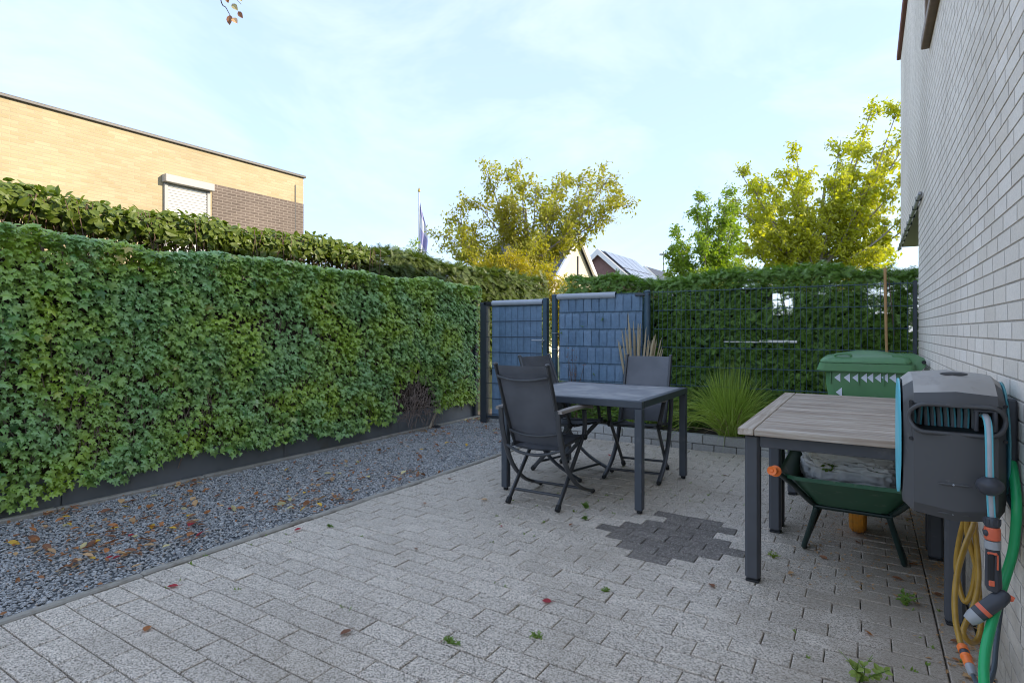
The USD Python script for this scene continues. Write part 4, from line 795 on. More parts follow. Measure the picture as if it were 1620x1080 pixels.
def wheelbarrow():
    o = thing("wheelbarrow", "green wheelbarrow with orange wheel and grip parked under the teak tables", "wheelbarrow")
    def ring(x0, x1, y0, y1, z, r, n=6, dz=0.0):
        p = []
        for cx, cy, a0 in ((x1 - r, y1 - r, 0), (x0 + r, y1 - r, 90), (x0 + r, y0 + r, 180), (x1 - r, y0 + r, 270)):
            for k in range(n + 1):
                a = math.radians(a0 + 90 * k / n); p.append((cx + r * math.cos(a), cy + r * math.sin(a), z + dz * ((cy + r * math.sin(a)) - y0) / (y1 - y0)))
        return np.array(p)
    R0 = [ring(-0.245, 0.105, 3.36, 3.86, 0.292, 0.06), ring(-0.30, 0.16, 3.19, 3.98, 0.40, 0.08, dz=0.01), ring(-0.355, 0.215, 3.03, 4.08, 0.50, 0.10, dz=0.03), ring(-0.375, 0.235, 3.01, 4.10, 0.505, 0.11, dz=0.03), ring(-0.375, 0.235, 3.01, 4.10, 0.487, 0.11, dz=0.03)]
    m = len(R0[0]); v = np.vstack(R0); f = []
    for k in range(4):
        for i in range(m): f.append((k * m + i, k * m + (i + 1) % m, (k + 1) * m + (i + 1) % m, (k + 1) * m + i))
    b = MB(); b.add(v, np.array(f)); c = R0[0].mean(0); b.add(np.vstack([R0[0], c]), np.array([(i, (i + 1) % m, m) for i in range(m)]))
    b.build("tray", M["barrow_green"], o, 40)
    for s, gx in ((-1, -0.368), (1, 0.230)):
        bx = -0.07 + s * 0.172
        b = MB(); b.tube(curve([(gx, 2.86, 0.553), (gx + 0.008 * -s, 2.98, 0.52), (gx - s * 0.06, 3.16, 0.42), (bx, 3.39, 0.287), (bx, 3.62, 0.277), (bx - s * 0.035, 3.86, 0.245), (-0.05 + s * 0.075, 3.97, 0.172)], 28), 0.0145, 8); hd_ = b.build("handle", M["barrow_frame"], o, True)
        b = MB(); b.lathe([(0, -0.050), (0.006, -0.050), (0.008, -0.046), (0.020, -0.050), (0.020, -0.043), (0.015, -0.040), (0.0145, 0.03), (0.026, 0.036), (0.026, 0.043), (0.0145, 0.048), (0, 0.048)], (gx + 0.002, 2.845, 0.557), frame_to((0.05 * -s, 1, -0.22)), 18); b.build("grip", M["orange_plastic"], hd_, 40)
        fx = -0.07 + s * 0.225
        b = MB(); b.tube(curve([(bx - s * 0.012, 3.38, 0.272), (bx + s * 0.02, 3.43, 0.15), (fx, 3.49, 0.028), (fx + 0, 3.515, 0.016), (fx, 3.545, 0.03), (bx + s * 0.012, 3.70, 0.13), (bx - s * 0.033, 3.86, 0.235)], 30), 0.0145, 8); b.build("leg", M["barrow_frame"], o, True)
    b = MB(); b.tube([(-0.245, 3.385, 0.277), (0.105, 3.385, 0.277)], 0.012, 8); b.build("crossbar", M["barrow_frame"], o, True)
    w = MB(); c = np.array((-0.05, 3.97, 0.170)); prof = [(0.085, -0.035), (0.11, -0.046), (0.145, -0.044), (0.162, -0.028), (0.168, 0.0), (0.162, 0.028), (0.145, 0.044), (0.11, 0.046), (0.085, 0.035)]
    w.lathe(prof, c, frame_to((1, 0, 0)), 40); tyre = w.build("wheel", M["orange_tyre"], o, 50)
    for u in (-0.026, -0.013, 0.0, 0.013, 0.026):
        rr = 0.1675 - abs(u) * 0.17; b = MB(); a = np.linspace(0, 2 * math.pi, 37); b.tube(np.stack([c[0] + u + 0 * a, c[1] + rr * np.cos(a), c[2] + rr * np.sin(a)], 1), 0.0026, 5, False); b.build("tread_rib", M["orange_tyre"], tyre)
    b = MB(); b.lathe([(0, -0.03), (0.086, -0.03), (0.06, -0.01), (0.06, 0.01), (0.086, 0.03), (0, 0.03)], c, frame_to((1, 0, 0)), 24); b.build("rim", M["barrow_frame"], tyre)
    b = MB(); b.tube([c + (-0.075, 0, 0), c + (0.075, 0, 0)], 0.008, 8); b.build("axle", M["barrow_frame"], o)
wheelbarrow()
def sack(label, c, size, seed, rz):
    m = trimesh.creation.icosphere(5); v = np.array(m.vertices); v = np.sign(v) * np.abs(v) ** 0.62; v /= np.abs(v).max(0)
    p = v * 0.5 * np.array(size); fold = np.abs(meshkit.fbm(np.stack([v[:, 0] * 2.2 + v[:, 2] * 2, v[:, 1] * 4.0, v[:, 2] * 5.0], -1) + seed * 7, 4, seed) - 0.5)
    d = unit(v * np.array([1, 1, 1.6])); p += d * (0.055 - 0.20 * fold)[:, None] + d * (0.022 * (meshkit.fbm(v * 3 + seed, 3, seed + 1) - 0.5))[:, None]
    p = p @ rot((0, 0, 1), rz).T + c; tag(usdkit.mesh(stage, path_for("sack"), (p, np.array(m.faces)), M["sack_grey"], True), label, "sack")
sack("lower grey sack lying in the green wheelbarrow tray", (-0.07, 3.60, 0.475), (0.40, 0.62, 0.12), 3, 2)
sack("upper grey sack lying on the other sack, close under the teak table top", (-0.055, 3.60, 0.580), (0.38, 0.58, 0.10), 5, -3)
for lx, ly, lz, l in ((-0.16, 3.27, 0.525, "small green weed sprouting between the two grey sacks, left one"), (0.03, 3.29, 0.528, "small green weed sprouting between the two grey sacks, right one")):
    leafy_plant("weed", l, (lx, ly, lz - 0.03), 0.05, 0.035, 7, 5, 0.022, "weed_leaf", "weed_leaf", upright=0.0)

def bin_():
    o = thing("wheeled_bin", "green wheeled bin with white arrow stickers between the fence and the teak table", "bin")
    g = M["bin_green"]; Y0 = 4.95
    def quad(x0, x1, y0, y1, z, r=0.05, n=4):
        p = []
        for cx, cy, a0 in ((x1 - r, y1 - r, 0), (x0 + r, y1 - r, 90), (x0 + r, y0 + r, 180), (x1 - r, y0 + r, 270)):
            for k in range(n + 1): a = math.radians(a0 + 90 * k / n); p.append((cx + r * math.cos(a), cy + r * math.sin(a), z))
        return np.array(p)
    def loft(rings, cap0=True, cap1=True):
        m = len(rings[0]); v = np.vstack(rings); f = [(k * m + i, k * m + (i + 1) % m, (k + 1) * m + (i + 1) % m, (k + 1) * m + i) for k in range(len(rings) - 1) for i in range(m)]
        b = MB(); b.add(v, np.array(f))
        if cap0: b.add(np.vstack([rings[0], rings[0].mean(0)]), np.array([((i + 1) % m, i, m) for i in range(m)]))
        if cap1: b.add(np.vstack([rings[-1], rings[-1].mean(0)]), np.array([(i, (i + 1) % m, m) for i in range(m)]))
        return b
    loft([quad(-0.20, 0.21, Y0 + 0.06, Y0 + 0.46, 0.05), quad(-0.262, 0.27, Y0 + 0.012, Y0 + 0.53, 0.72), quad(-0.275, 0.285, Y0, Y0 + 0.545, 0.80), quad(-0.275, 0.285, Y0, Y0 + 0.545, 0.905)]).build("body", g, o, 35)
    for x in (-0.245, -0.062, 0.095):
        b = MB(); b.span((x, Y0 - 0.012, 0.80), (x + 0.008, Y0 + 0.02, 0.90), 0.002); b.build("rib", g, o)
    loft([quad(-0.325, 0.285, Y0 - 0.03, Y0 + 0.575, 0.893), quad(-0.335, 0.29, Y0 - 0.035, Y0 + 0.58, 0.90), quad(-0.318, 0.29, Y0 - 0.035, Y0 + 0.58, 0.955), quad(-0.30, 0.28, Y0 - 0.02, Y0 + 0.565, 0.957)]).build("rim", g, o, 35)
    lid = loft([quad(-0.312, 0.265, Y0 - 0.022, Y0 + 0.567, 0.960), quad(-0.312, 0.268, Y0 - 0.022, Y0 + 0.567, 0.975), quad(-0.285, 0.26, Y0 + 0.0, Y0 + 0.545, 1.000), quad(-0.20, 0.225, Y0 + 0.05, Y0 + 0.49, 1.018, 0.09), quad(-0.08, 0.06, Y0 + 0.20, Y0 + 0.36, 1.046, 0.06)]).build("lid", g, o, 30)
    b = MB(); b.tube(curve([(-0.215, Y0 + 0.02, 0.995), (-0.20, Y0 + 0.01, 1.022), (-0.12, Y0 + 0.01, 1.024), (-0.105, Y0 + 0.02, 1.0)], 12), 0.009, 6); b.build("lid_handle", g, lid, True)
    for yy in (Y0 + 0.03, Y0 + 0.45):
        b = MB(); prof = [(0.15, 1.020), (0.24, 1.018), (0.305, 1.022), (0.340, 1.005), (0.352, 0.975), (0.345, 0.940), (0.315, 0.905), (0.27, 0.885), (0.24, 0.90), (0.24, 0.975)]
        b.hull([(x, y_, z) for x, z in prof for y_ in (yy, yy + 0.07)]); b.build("hinge_lug", g, o, 25)
        b = MB(); b.tube([(0.338, yy - 0.012, 0.975), (0.338, yy + 0.08, 0.975)], 0.014, 10); b.build("hinge_pin", M["black_rubber"], o)
    b = MB(); b.tube([(0.345, Y0 + 0.10, 0.955), (0.345, Y0 + 0.45, 0.955)], 0.014, 8); b.build("handle_bar", g, o, True)
    for y_ in (Y0 + 0.02, Y0 + 0.47):
        b = MB(); b.lathe([(0, 0), (0.10, 0), (0.10, 0.045), (0, 0.045)], (0.235, y_, 0.102), frame_to((0, 1, 0)), 24); b.build("wheel", M["black_rubber"], o)
    for k, (x, z) in enumerate([(-0.196, .846), (-.134, .847), (-.079, .849), (-.025, .851), (.014, .853), (.062, .855), (.103, .857), (.152, .859), (-.186, .736)]):
        hw, hh = rnd.uniform(0.019, 0.021), rnd.uniform(0.033, 0.037); yy = (Y0 - 0.0035) if k < 8 else Y0 + 0.0045
        b = MB(); tilt = rnd.uniform(-0.002, 0.002); v = [(x - hw, yy, z + tilt), (x + hw, yy, z - hh), (x + hw, yy, z + hh)]; b.add(v + [(p[0], p[1] + 0.0025, p[2]) for p in v], np.array([(0, 1, 2), (3, 5, 4), (0, 3, 4), (0, 4, 1), (1, 4, 5), (1, 5, 2), (2, 5, 3), (2, 3, 0)])); b.build("arrow_sticker", M["sticker_white"], o)
bin_()

# ================================================================== HOSE REEL, SPRAY GUN AND HOSES AT THE WALL
def hose_reel():
    o = thing("hose_reel", "dark grey wall-mounted hose reel box with teal hose at the right front", "hose reel")
    F = 2.085
    def sec(x, dy, dz): return [(x, F + dy + 0.02, 0.642 + dz), (x, F + dy, 0.675 + dz), (x, F + dy, 0.99 - dz * 0.5), (x, F + dy + 0.012, 1.022 - dz), (x, F + dy + 0.06, 1.056 - dz), (x, F + 0.15, 1.074 - dz), (x, F + 0.29, 1.07 - dz), (x, F + 0.35, 0.98), (x, F + 0.35, 0.72), (x, F + 0.27, 0.640 + dz), (x, F + 0.10, 0.630 + dz)]
    X = [(0.094, 0.055, 0.032), (0.118, 0.012, 0.010), (0.218, -0.006, 0.0), (0.314, 0.012, 0.010), (0.338, 0.055, 0.032)]
    hull = trimesh.convex.convex_hull(np.array([p for x in X for p in sec(*x)])).subdivide()
    man = manifold3d.Manifold(manifold3d.Mesh(np.array(hull.vertices, np.float32), np.array(hull.faces, np.uint32)))
    zc, hr, xl, xr = 0.940, 0.0375, 0.110, 0.328
    def stadium(grow, y0, y1):
        a = np.linspace(-math.pi / 2, math.pi / 2, 13); p = [(xr - hr + (hr + grow) * math.cos(t), zc + (hr + grow) * math.sin(t)) for t in a] + [(xl + hr - (hr + grow) * math.cos(t), zc - (hr + grow) * math.sin(t)) for t in a]
        cs = manifold3d.CrossSection([np.array(p)]); return manifold3d.Manifold.extrude(cs, y1 - y0).rotate((90, 0, 0)).translate((0, y1, 0))
    cut = stadium(0.0, F - 0.05, F + 0.17)
    body = man - cut
    mm = body.to_mesh(); v, f = np.array(mm.vert_properties[:, :3]), np.array(mm.tri_verts); b = MB(); b.add(v, f)
    tri = v[f]; cz = tri.mean(1); nz = np.cross(tri[:, 1] - tri[:, 0], tri[:, 2] - tri[:, 0]); nz = unit(nz)
    topf = (nz[:, 2] > 0.42) & (cz[:, 2] > 0.99); inn = (np.abs(cz[:, 2] - zc) < hr + 0.002) & (cz[:, 0] > xl - 0.002) & (cz[:, 0] < xr + 0.002) & (cz[:, 1] > F + 0.008) & (cz[:, 1] < F + 0.172) & ~topf & (nz[:, 1] > -2)  # topf: upward-facing facets of the same housing, given a lighter colour
    def part(name, mask, mat):
        q = MB(); q.add(v, f[mask]); t = trimesh.Trimesh(*q.data(), process=False); t.remove_unreferenced_vertices(); return usdkit.mesh(stage, path_for(name, o), t, mat, 25).GetPrim()
    part("housing", ~topf & ~inn, M["reel_grey"]); part("lid", topf, M["reel_top"]); part("slot_lining", inn, M["reel_dark"])  # slot faces coloured near-black to stand for the shade inside the opening
    a = np.linspace(-math.pi / 2, math.pi / 2, 13); g = hr + 0.004
    loop = [(xr - hr + g * math.cos(t), 0, zc + g * math.sin(t)) for t in a] + [(xl + hr - g * math.cos(t), 0, zc - g * math.sin(t)) for t in a]
    loop = [(p[0], F - 0.004 + np.interp(abs(p[0] - 0.218), [0, 0.10, 0.125], [-0.004, 0.010, 0.045]), p[2]) for p in loop]; loop.append(loop[0])
    b = MB(); b.tube(loop, 0.0065, 8, False); b.build("slot_rim", M["reel_grey"], o, True)
    for k, x in enumerate(np.linspace(0.122, 0.272, 10)):
        t = rnd.uniform(-0.004, 0.004); b = MB(); b.tube([(x - t, F + 0.135, zc - 0.05), (x, F + 0.12, zc), (x + t, F + 0.135, zc + 0.05)], 0.0066, 10); w = b.build("hose_turn", M["old_hose"], o, True)
        b = MB(); b.tube([(x - t + 0.0045, F + 0.1305, zc - 0.05), (x + 0.0045, F + 0.1155, zc), (x + t + 0.0045, F + 0.1305, zc + 0.05)], 0.0030, 6); b.build("stripe", M["teal_plastic"], w)
    for dx in (-0.021, 0.021):
        b = MB(); b.tube([(0.286 + dx, F + 0.012, zc - 0.028), (0.286 + dx, F + 0.012, zc + 0.030)], 0.0065, 8); b.build("guide_roller", M["nozzle_grey"], o, True)
    b = MB(); b.tube([(0.258, F + 0.01, zc + 0.030), (0.314, F + 0.01, zc + 0.030)], 0.0045, 8); b.build("guide_bar", M["nozzle_grey"], o, True)
    hs = curve([(0.286, F + 0.06, zc + 0.012), (0.286, F + 0.012, zc + 0.014), (0.287, F - 0.022, 0.925), (0.287, 2.05, 0.85), (0.288, 2.048, 0.773), (0.291, 2.05, 0.70), (0.293, 2.05, 0.672)], 40)
    b = MB(); b.tube(hs, 0.0088, 12); h = b.build("hose", M["hose_grey"], o, True)
    for s in (-1, 1):
        b = MB(); b.tube(hs + np.array([s * 0.0062, -0.0040, 0]), 0.0034, 6); b.build("stripe", M["teal_plastic"], h, True)
    b = MB(); b.lathe([(0, -0.025), (0.013, -0.025), (0.026, -0.015), (0.033, 0.0), (0.029, 0.012), (0.018, 0.021), (0.012, 0.025), (0, 0.025)], (0.2885, 2.048, 0.768), sides=24); b.build("hose_stop", M["nozzle_grey"], o, 50)
    for x, s in ((0.088, -1), (0.344, 1)):
        b = MB(); b.hull([(x + dx, F + 0.20 + 0.155 * math.cos(t) * (0.9 if dx else 1), 0.855 + 0.188 * math.sin(t)) for t in np.linspace(0, 2 * math.pi, 28) for dx in (0.0, -0.006 * -s)]); b.build("side_disc", M["teal_plastic"], o, 30)
    def spindle(c, L, ht, d):
        m = trimesh.creation.icosphere(2); vv = np.array(m.vertices); w = np.clip(1 - np.abs(vv[:, 0]), 0.02, 1)[:, None] ** 0.4; vv = vv * np.array([L / 2, 0.004, ht]) ; return vv + c, m.faces
    for c, ht in (((0.214, F - 0.004, 0.752), 0.0045), ((0.214, F + 0.008, 0.664), 0.004)):
        b = MB(); b.add(*spindle(np.array(c) + (0.0, 0.0, 0), 0.078, ht, 0)); b.build("embossed_mark", M["reel_grey"], o, 40)
        b = MB(); b.sphere((c[0] - 0.003, c[1] - 0.0035, c[2]), (0.0028, 0.0022, 0.0028), 1); b.build("mark_stud", M["roll_grey"], o, True)
    b = MB(); b.add(*spindle(np.array((0.222, F + 0.10, 1.068)), 0.07, 0.006, 0)); b.build("embossed_mark", M["reel_grey"], o, 40)
    for x, z in ((0.112, 0.985), (0.112, 0.875), (0.329, 0.985), (0.329, 0.885)):
        b = MB(); b.lathe([(0, 0.0), (0.0055, 0.0), (0.0055, 0.004), (0, 0.004)], (x, F + 0.018, z), frame_to((0.5 * (1 if x < 0.2 else -1) * -1, -1, 0)), 14); b.build("screw_hole", M["reel_dark"], o)
    b = MB(); b.span((0.345, F + 0.10, 0.70), (WALL_X - 0.004, F + 0.26, 1.0), 0.006); b.build("wall_bracket", M["nozzle_grey"], o)
hose_reel()
def spray_gun():
    o = thing("spray_gun", "dark grey and coral garden spray gun hanging from the reel's hose", "spray gun")
    A, B_ = np.array((0.2925, 2.046, 0.676)), np.array((0.2955, 2.044, 0.492)); d = unit(B_ - A); R = frame_to(-d)
    def at(t): return A + (B_ - A) * t
    b = MB(); b.lathe([(0, 0.012), (0.013, 0.012), (0.018, 0.006), (0.0185, -0.010), (0.016, -0.014), (0, -0.014)], at(0.03), R, 20); c = b.build("hose_connector", M["nozzle_grey"], o, 40)
    for k in range(12):
        a = k * math.pi / 6; p = at(0.03) + R @ np.array([0.018 * math.cos(a), 0.018 * math.sin(a), 0]); b = MB(); b.box(p, (0.004, 0.004, 0.016), 0.0012); b.build("ridge", M["nozzle_grey"], c)
    b = MB(); b.lathe([(0, 0.016), (0.0165, 0.016), (0.0185, 0.012), (0.0185, -0.016), (0.0165, -0.019), (0, -0.019)], at(0.20), R, 24); cr = b.build("coupling", M["coral"], o, 40)
    for a in (-2.35, -0.95):
        p = at(0.20) + R @ np.array([0.0165 * math.cos(a), 0.0165 * math.sin(a), 0]); b = MB(); b.sphere(p, (0.0085, 0.006, 0.0095), 2); b.build("press_pad", M["nozzle_grey"], cr, True)
    b = MB(); b.lathe([(0, 0.010), (0.0175, 0.010), (0.019, 0.0), (0.0185, -0.012), (0, -0.012)], at(0.37), R, 24); b.build("collar", M["nozzle_light"], o, 40)
    b = MB(); pts = []
    for t, rx, ry in ((0.43, 0.0165, 0.016), (0.55, 0.018, 0.017), (0.80, 0.0175, 0.018), (1.0, 0.016, 0.019), (1.06, 0.018, 0.015)):
        pts += [at(t) + R @ np.array([rx * math.cos(a), ry * math.sin(a), 0]) for a in np.linspace(0, 2 * math.pi, 14)]
    b.hull(pts); b.build("grip", M["nozzle_grey"], o, 35)
    b = MB(); b.box(at(0.70) + (-0.006, -0.0155, 0), (0.016, 0.010, 0.082), 0.004); tr = b.build("trigger", M["reel_dark"], o)
    b = MB(); b.box(at(0.93) + (-0.006, -0.019, 0), (0.013, 0.006, 0.016), 0.002); b.build("trigger_pad", M["coral"], tr)
    b = MB(); b.box(at(0.49) + (-0.003, -0.0165, 0), (0.022, 0.007, 0.007), 0.002); b.tube([at(0.5) + (0.0085, -0.0165, 0), at(0.72) + (0.0075, -0.0175, 0)], 0.0022, 6); b.build("trigger_frame", M["coral"], tr)
    K, E_ = np.array((0.318, 2.038, 0.474)), np.array((0.238, 2.022, 0.390)); dd = unit(E_ - K); R2 = frame_to(dd)
    L = float(np.linalg.norm(E_ - K))
    def head(name, prof, mat, par=o): b = MB(); b.lathe(prof, K, R2, 24); return b.build(name, mat, par, 40)
    head("head", [(0, -0.012), (0.011, -0.010), (0.018, 0.004), (0.0205, 0.02), (0.0205, L * 0.52), (0, L * 0.52)], M["nozzle_grey"])
    head("ring", [(0, L * 0.521), (0.0212, L * 0.521), (0.0212, L * 0.62), (0, L * 0.62)], M["coral"])
    head("barrel", [(0, L * 0.621), (0.0205, L * 0.621), (0.020, L * 0.75), (0, L * 0.75)], M["nozzle_grey"])
    head("nozzle", [(0, L * 0.751), (0.0205, L * 0.751), (0.0195, L * 0.86), (0.0145, L * 1.0), (0.011, L * 1.0), (0.010, L * 0.93), (0, L * 0.93)], M["nozzle_light"])
    b = MB(); b.hull([(0.325 + dx, 2.03 + dy, 0.470 + dz) for dx, dy, dz in ((0, 0, 0.012), (0.014, 0, 0.006), (0.010, 0, -0.006), (0, 0.012, 0.01), (0.012, 0.012, 0.0), (-0.006, 0.006, -0.012))]); b.build("dial", M["coral"], o)
spray_gun()
gp = [(0.352, 2.36, 0.95), (0.358, 2.25, 0.86), (0.358, 2.16, 0.78), (0.357, 2.12, 0.71), (0.354, 2.115, 0.64), (0.347, 2.11, 0.575), (0.330, 2.10, 0.506), (0.303, 2.056, 0.430), (0.276, 1.992, 0.364), (0.262, 1.947, 0.313), (0.260, 1.915, 0.25), (0.272, 1.90, 0.13), (0.30, 1.87, 0.02), (0.33, 1.72, 0.018)]
b = MB(); b.tube(curve(gp, 70), 0.0122, 14); tag(b.build("green_hose", M["hose_green"], None, True), "bright green garden hose running down the house wall behind the spray gun", "hose")
b = MB(); b.tube(curve([(0.345, 2.19, 0.72), (0.360, 2.139, 0.66), (0.362, 2.19, 0.55), (0.350, 2.245, 0.43), (0.330, 2.187, 0.353), (0.314, 2.132, 0.291), (0.300, 2.074, 0.245), (0.275, 2.01, 0.222), (0.262, 2.055, 0.205), (0.2585, 2.095, 0.204)], 50), 0.0066, 10); tag(b.build("supply_hose", M["hose_dark"], None, True), "thin dark hose looping from behind the green hose to the orange coupling", "hose")
yh = thing("yellow_hose", "old yellow-brown hose hanging in loops beside the near table leg", "hose")
yA = [(.309, 2.496, .522), (.278, 2.418, .486), (.251, 2.354, .418), (.238, 2.31, .349), (.236, 2.273, .283), (.242, 2.242, .243), (.245, 2.208, .228)]
yB = [(.300, 2.50, .62), (.314, 2.535, .511), (.320, 2.537, .470), (.324, 2.517, .376), (.317, 2.489, .309), (.299, 2.455, .254), (.278, 2.418, .221), (.268, 2.388, .20), (.282, 2.397, .173), (.301, 2.432, .156), (.319, 2.467, .166), (.33, 2.509, .207), (.327, 2.531, .284), (.322, 2.54, .368), (.306, 2.542, .441), (.295, 2.535, .50), (.30, 2.53, .56), (.309, 2.50, .54)]
b = MB(); b.tube(curve(yB + yA[1:], 120), 0.0088, 10); b.build("tube", M["hose_yellow"], yh, True)
b = MB(); b.tube(curve([(.305, 2.55, .60), (.283, 2.60, .46), (.272, 2.60, .34), (.29, 2.56, .24), (.315, 2.56, .30), (.325, 2.57, .45), (.31, 2.55, .60)], 60), 0.0085, 10); b.build("loop", M["hose_yellow"], yh, True)
hc = thing("hose_coupling", "orange and grey hose coupling joining the yellow and the dark hose", "coupling")
c0, c1 = np.array((.245, 2.212, .231)), np.array((.2585, 2.10, .205)); Rc = frame_to(c1 - c0); L = float(np.linalg.norm(c1 - c0))
for nm, pr, mt in (("nut", [(0, 0), (0.0125, 0), (0.0145, 0.004), (0.0145, L * 0.20), (0, L * 0.20)], "orange_plastic"), ("groove", [(0, L * 0.201), (0.0125, L * 0.201), (0.0125, L * 0.36), (0, L * 0.36)], "nozzle_grey"),
                   ("sleeve", [(0, L * 0.361), (0.0150, L * 0.361), (0.0150, L * 0.42), (0.0130, L * 0.44), (0.0135, L * 0.70), (0, L * 0.70)], "orange_plastic"), ("collar", [(0, L * 0.701), (0.0125, L * 0.701), (0.0118, L * 0.95), (0.007, L), (0, L)], "nozzle_light")):
    b = MB(); b.lathe(pr, c0, Rc, 20); b.build(nm, M[mt], hc, 40)

# ================================================================== FALLEN LEAVES AND WEEDS
def fallen(col):
    b = MB(); c = rnd.uniform(0.1, 0.45); sh = OVAL.copy(); sh[:, 2] += c * (sh[:, 0] ** 2) * 1.6 + rnd.uniform(0.05, 0.25) * (sh[:, 1] - 0.4) ** 2; sh[:, 1] -= 0.5
    leaves(b, sh, OVF, np.zeros((1, 3)), np.array([(0, 0, 1.0)]), np.array([(0, 1.0, 0)]), np.array([0.05])); b.tube([(0, -0.025, 0.003), (0.004, -0.042, 0.005)], 0.0007, 3, False); return b
LEAFCOL = ["brown", "rust", "tan", "yellow", "pale", "red"]
WORD = {"brown": "dark brown", "rust": "rust brown", "tan": "light tan", "yellow": "golden yellow", "pale": "pale yellow-green", "red": "deep red"}
clusters = [(-4.1, 1.5, 0.30, 26), (-3.75, 1.75, 0.28, 26), (-3.55, 1.35, 0.16, 18), (-3.35, 1.6, 0.22, 14), (-4.2, 2.2, 0.25, 16), (-3.5, 2.35, 0.25, 16), (-3.3, 2.7, 0.16, 14), (-3.6, 3.1, 0.3, 16), (-3.25, 3.5, 0.14, 10), (-4.0, 3.6, 0.3, 14), (-4.5, 2.4, 0.10, 10), (-3.9, 4.4, 0.35, 18), (-4.3, 5.2, 0.25, 14), (-3.8, 5.6, 0.3, 14), (-4.45, 6.2, 0.14, 18), (-4.55, 1.6, 0.06, 8), (-4.0, 1.05, 0.3, 18)]
spots = []
for cx, cy, r_, n_ in clusters:
    for k in range(n_):
        x, y = rnd.gauss(cx, r_ * 0.75), rnd.gauss(cy, r_ * 0.75)
        if -4.58 < x < -3.08 and 0.5 < y < 6.5: spots.append((x, y))
spots = spots[:270]; protos = {}
for x, y in spots:
    col = rnd.choices(LEAFCOL, [28, 28, 24, 6, 12, 2])[0]; key = (col, rnd.randrange(3)); z = 0.004 + rnd.uniform(0, 0.006); rz = rnd.uniform(0, 360); sc = rnd.uniform(0.7, 1.4)
    if key not in protos:
        o = UsdGeom.Xform.Define(stage, path_for("fallen_leaf")); o.AddTranslateOp().Set(Gf.Vec3d(x, y, z)); o.AddRotateZOp().Set(rz); fallen(col).build("blade", M["dead_" + col], o)
        protos[key] = tag(o, "%s fallen leaf lying on the grey gravel strip" % WORD[col], "leaf", "%s fallen leaves on the gravel strip" % WORD[col])
    else: dup(protos[key], (x, y, z), rz, scale=sc, tilt=(rnd.gauss(0, 16), rnd.gauss(0, 16)))
pat = [(-2.45, 1.15), (-1.75, 1.55), (-2.75, 1.4), (-1.9, 2.9), (-2.1, 2.35), (-1.2, 2.2), (-2.6, 3.0), (-1.55, 3.15), (-2.3, 3.3), (0.0, 2.65), (0.18, 3.05), (0.27, 3.2), (0.12, 3.3), (0.2, 3.55), (0.28, 3.8), (-0.05, 3.75), (0.1, 4.2), (0.22, 4.4), (-0.2, 3.4), (-0.32, 3.1), (0.29, 2.75), (0.27, 2.6), (0.3, 2.5), (0.26, 2.4), (-1.7, 1.0), (-0.62, 2.75), (-2.9, 2.2), (-2.85, 3.6), (-1.0, 4.9), (-2.1, 5.1)]
for x, y in pat:
    col = "red" if rnd.random() < 0.3 and x < -0.5 else rnd.choice(["brown", "rust", "tan", "brown"]); key = (col, 9); z = 0.008; rz = rnd.uniform(0, 360); sc = rnd.uniform(0.55, 1.0)
    if key not in protos:
        o = UsdGeom.Xform.Define(stage, path_for("fallen_leaf")); o.AddTranslateOp().Set(Gf.Vec3d(x, y, z)); o.AddRotateZOp().Set(rz); fallen(col).build("blade", M["dead_" + col], o)
        protos[key] = tag(o, "%s fallen leaf lying on the paved patio" % WORD[col], "leaf", "%s fallen leaves on the patio" % WORD[col])
    else: dup(protos[key], (x, y, z), rz, scale=sc, tilt=(rnd.gauss(0, 10), rnd.gauss(0, 10)))
n = 1500; px_, py_ = rng.uniform(-0.35, 0.34, n), rng.uniform(3.0, 4.7, n); px_[:900] = 0.36 - np.abs(rng.normal(0, 0.06, 900)); py_[:900] = 2.4 + 2.4 * rng.random(900) ** 0.8; b = MB()
leaves(b, DIAM, DIF, np.stack([px_, py_, np.full(n, 0.006)], 1), rng.normal(0, 0.25, (n, 3)) + (0, 0, 1), rng.normal(0, 1, (n, 3)), rng.uniform(0.006, 0.028, n)); tag(b.build("leaf_crumbs", M["dead_mixed"]), "brown leaf crumbs scattered under the wheelbarrow and along the house wall", "litter", kind="stuff")
for x, y, h, l in ((0.135, 3.02, 0.07, "leafy green weed growing in the paving beside the near table leg by the wall"), (-0.02, 2.28, 0.10, "pale green weed with an upright shoot at the very front of the paving"), (-0.42, 3.28, 0.03, "low green weed in the paving joint right of the near teak table leg"), (-1.02, 2.44, 0.02, "tiny green weed in a paving joint in front of the dark pavers"), (-1.10, 1.93, 0.025, "tiny green weed in the paving joint at the bottom centre"), (-1.36, 1.72, 0.03, "tiny yellow-green weed left of the bottom centre of the paving"), (-1.62, 3.52, 0.05, "thin grassy weed growing beneath the front garden chair"), (-1.52, 3.30, 0.035, "thin weed growing beside the near right leg of the dining table"), (-2.80, 2.35, 0.02, "small tuft of green weed beside the patio edging strip")):
    leafy_plant("weed", l, (x, y, 0.0), h, h * 0.9 + 0.012, 9, 6, 0.006 + h * 0.18, "weed_leaf", "weed_leaf", upright=0.3)
lb = MB(); P = []
for cx, cy, r_, n_ in clusters:
    for k in range(n_ * 3): P.append((min(-3.08, max(-4.58, rnd.gauss(cx, r_))), rnd.gauss(cy, r_), 0.004 + rnd.uniform(0, 0.006)))
P = np.array(P); n = len(P); leaves(lb, OVAL, OVF, P, rng.normal(0, 0.3, (n, 3)) + (0, 0, 1), rng.normal(0, 1, (n, 3)), rng.uniform(0.012, 0.034, n))
tag(lb.build("leaf_litter", M["dead_mixed"]), "small bits of dry brown leaves scattered over the grey gravel strip", "litter", kind="stuff")
mm_ = MB(); P = []
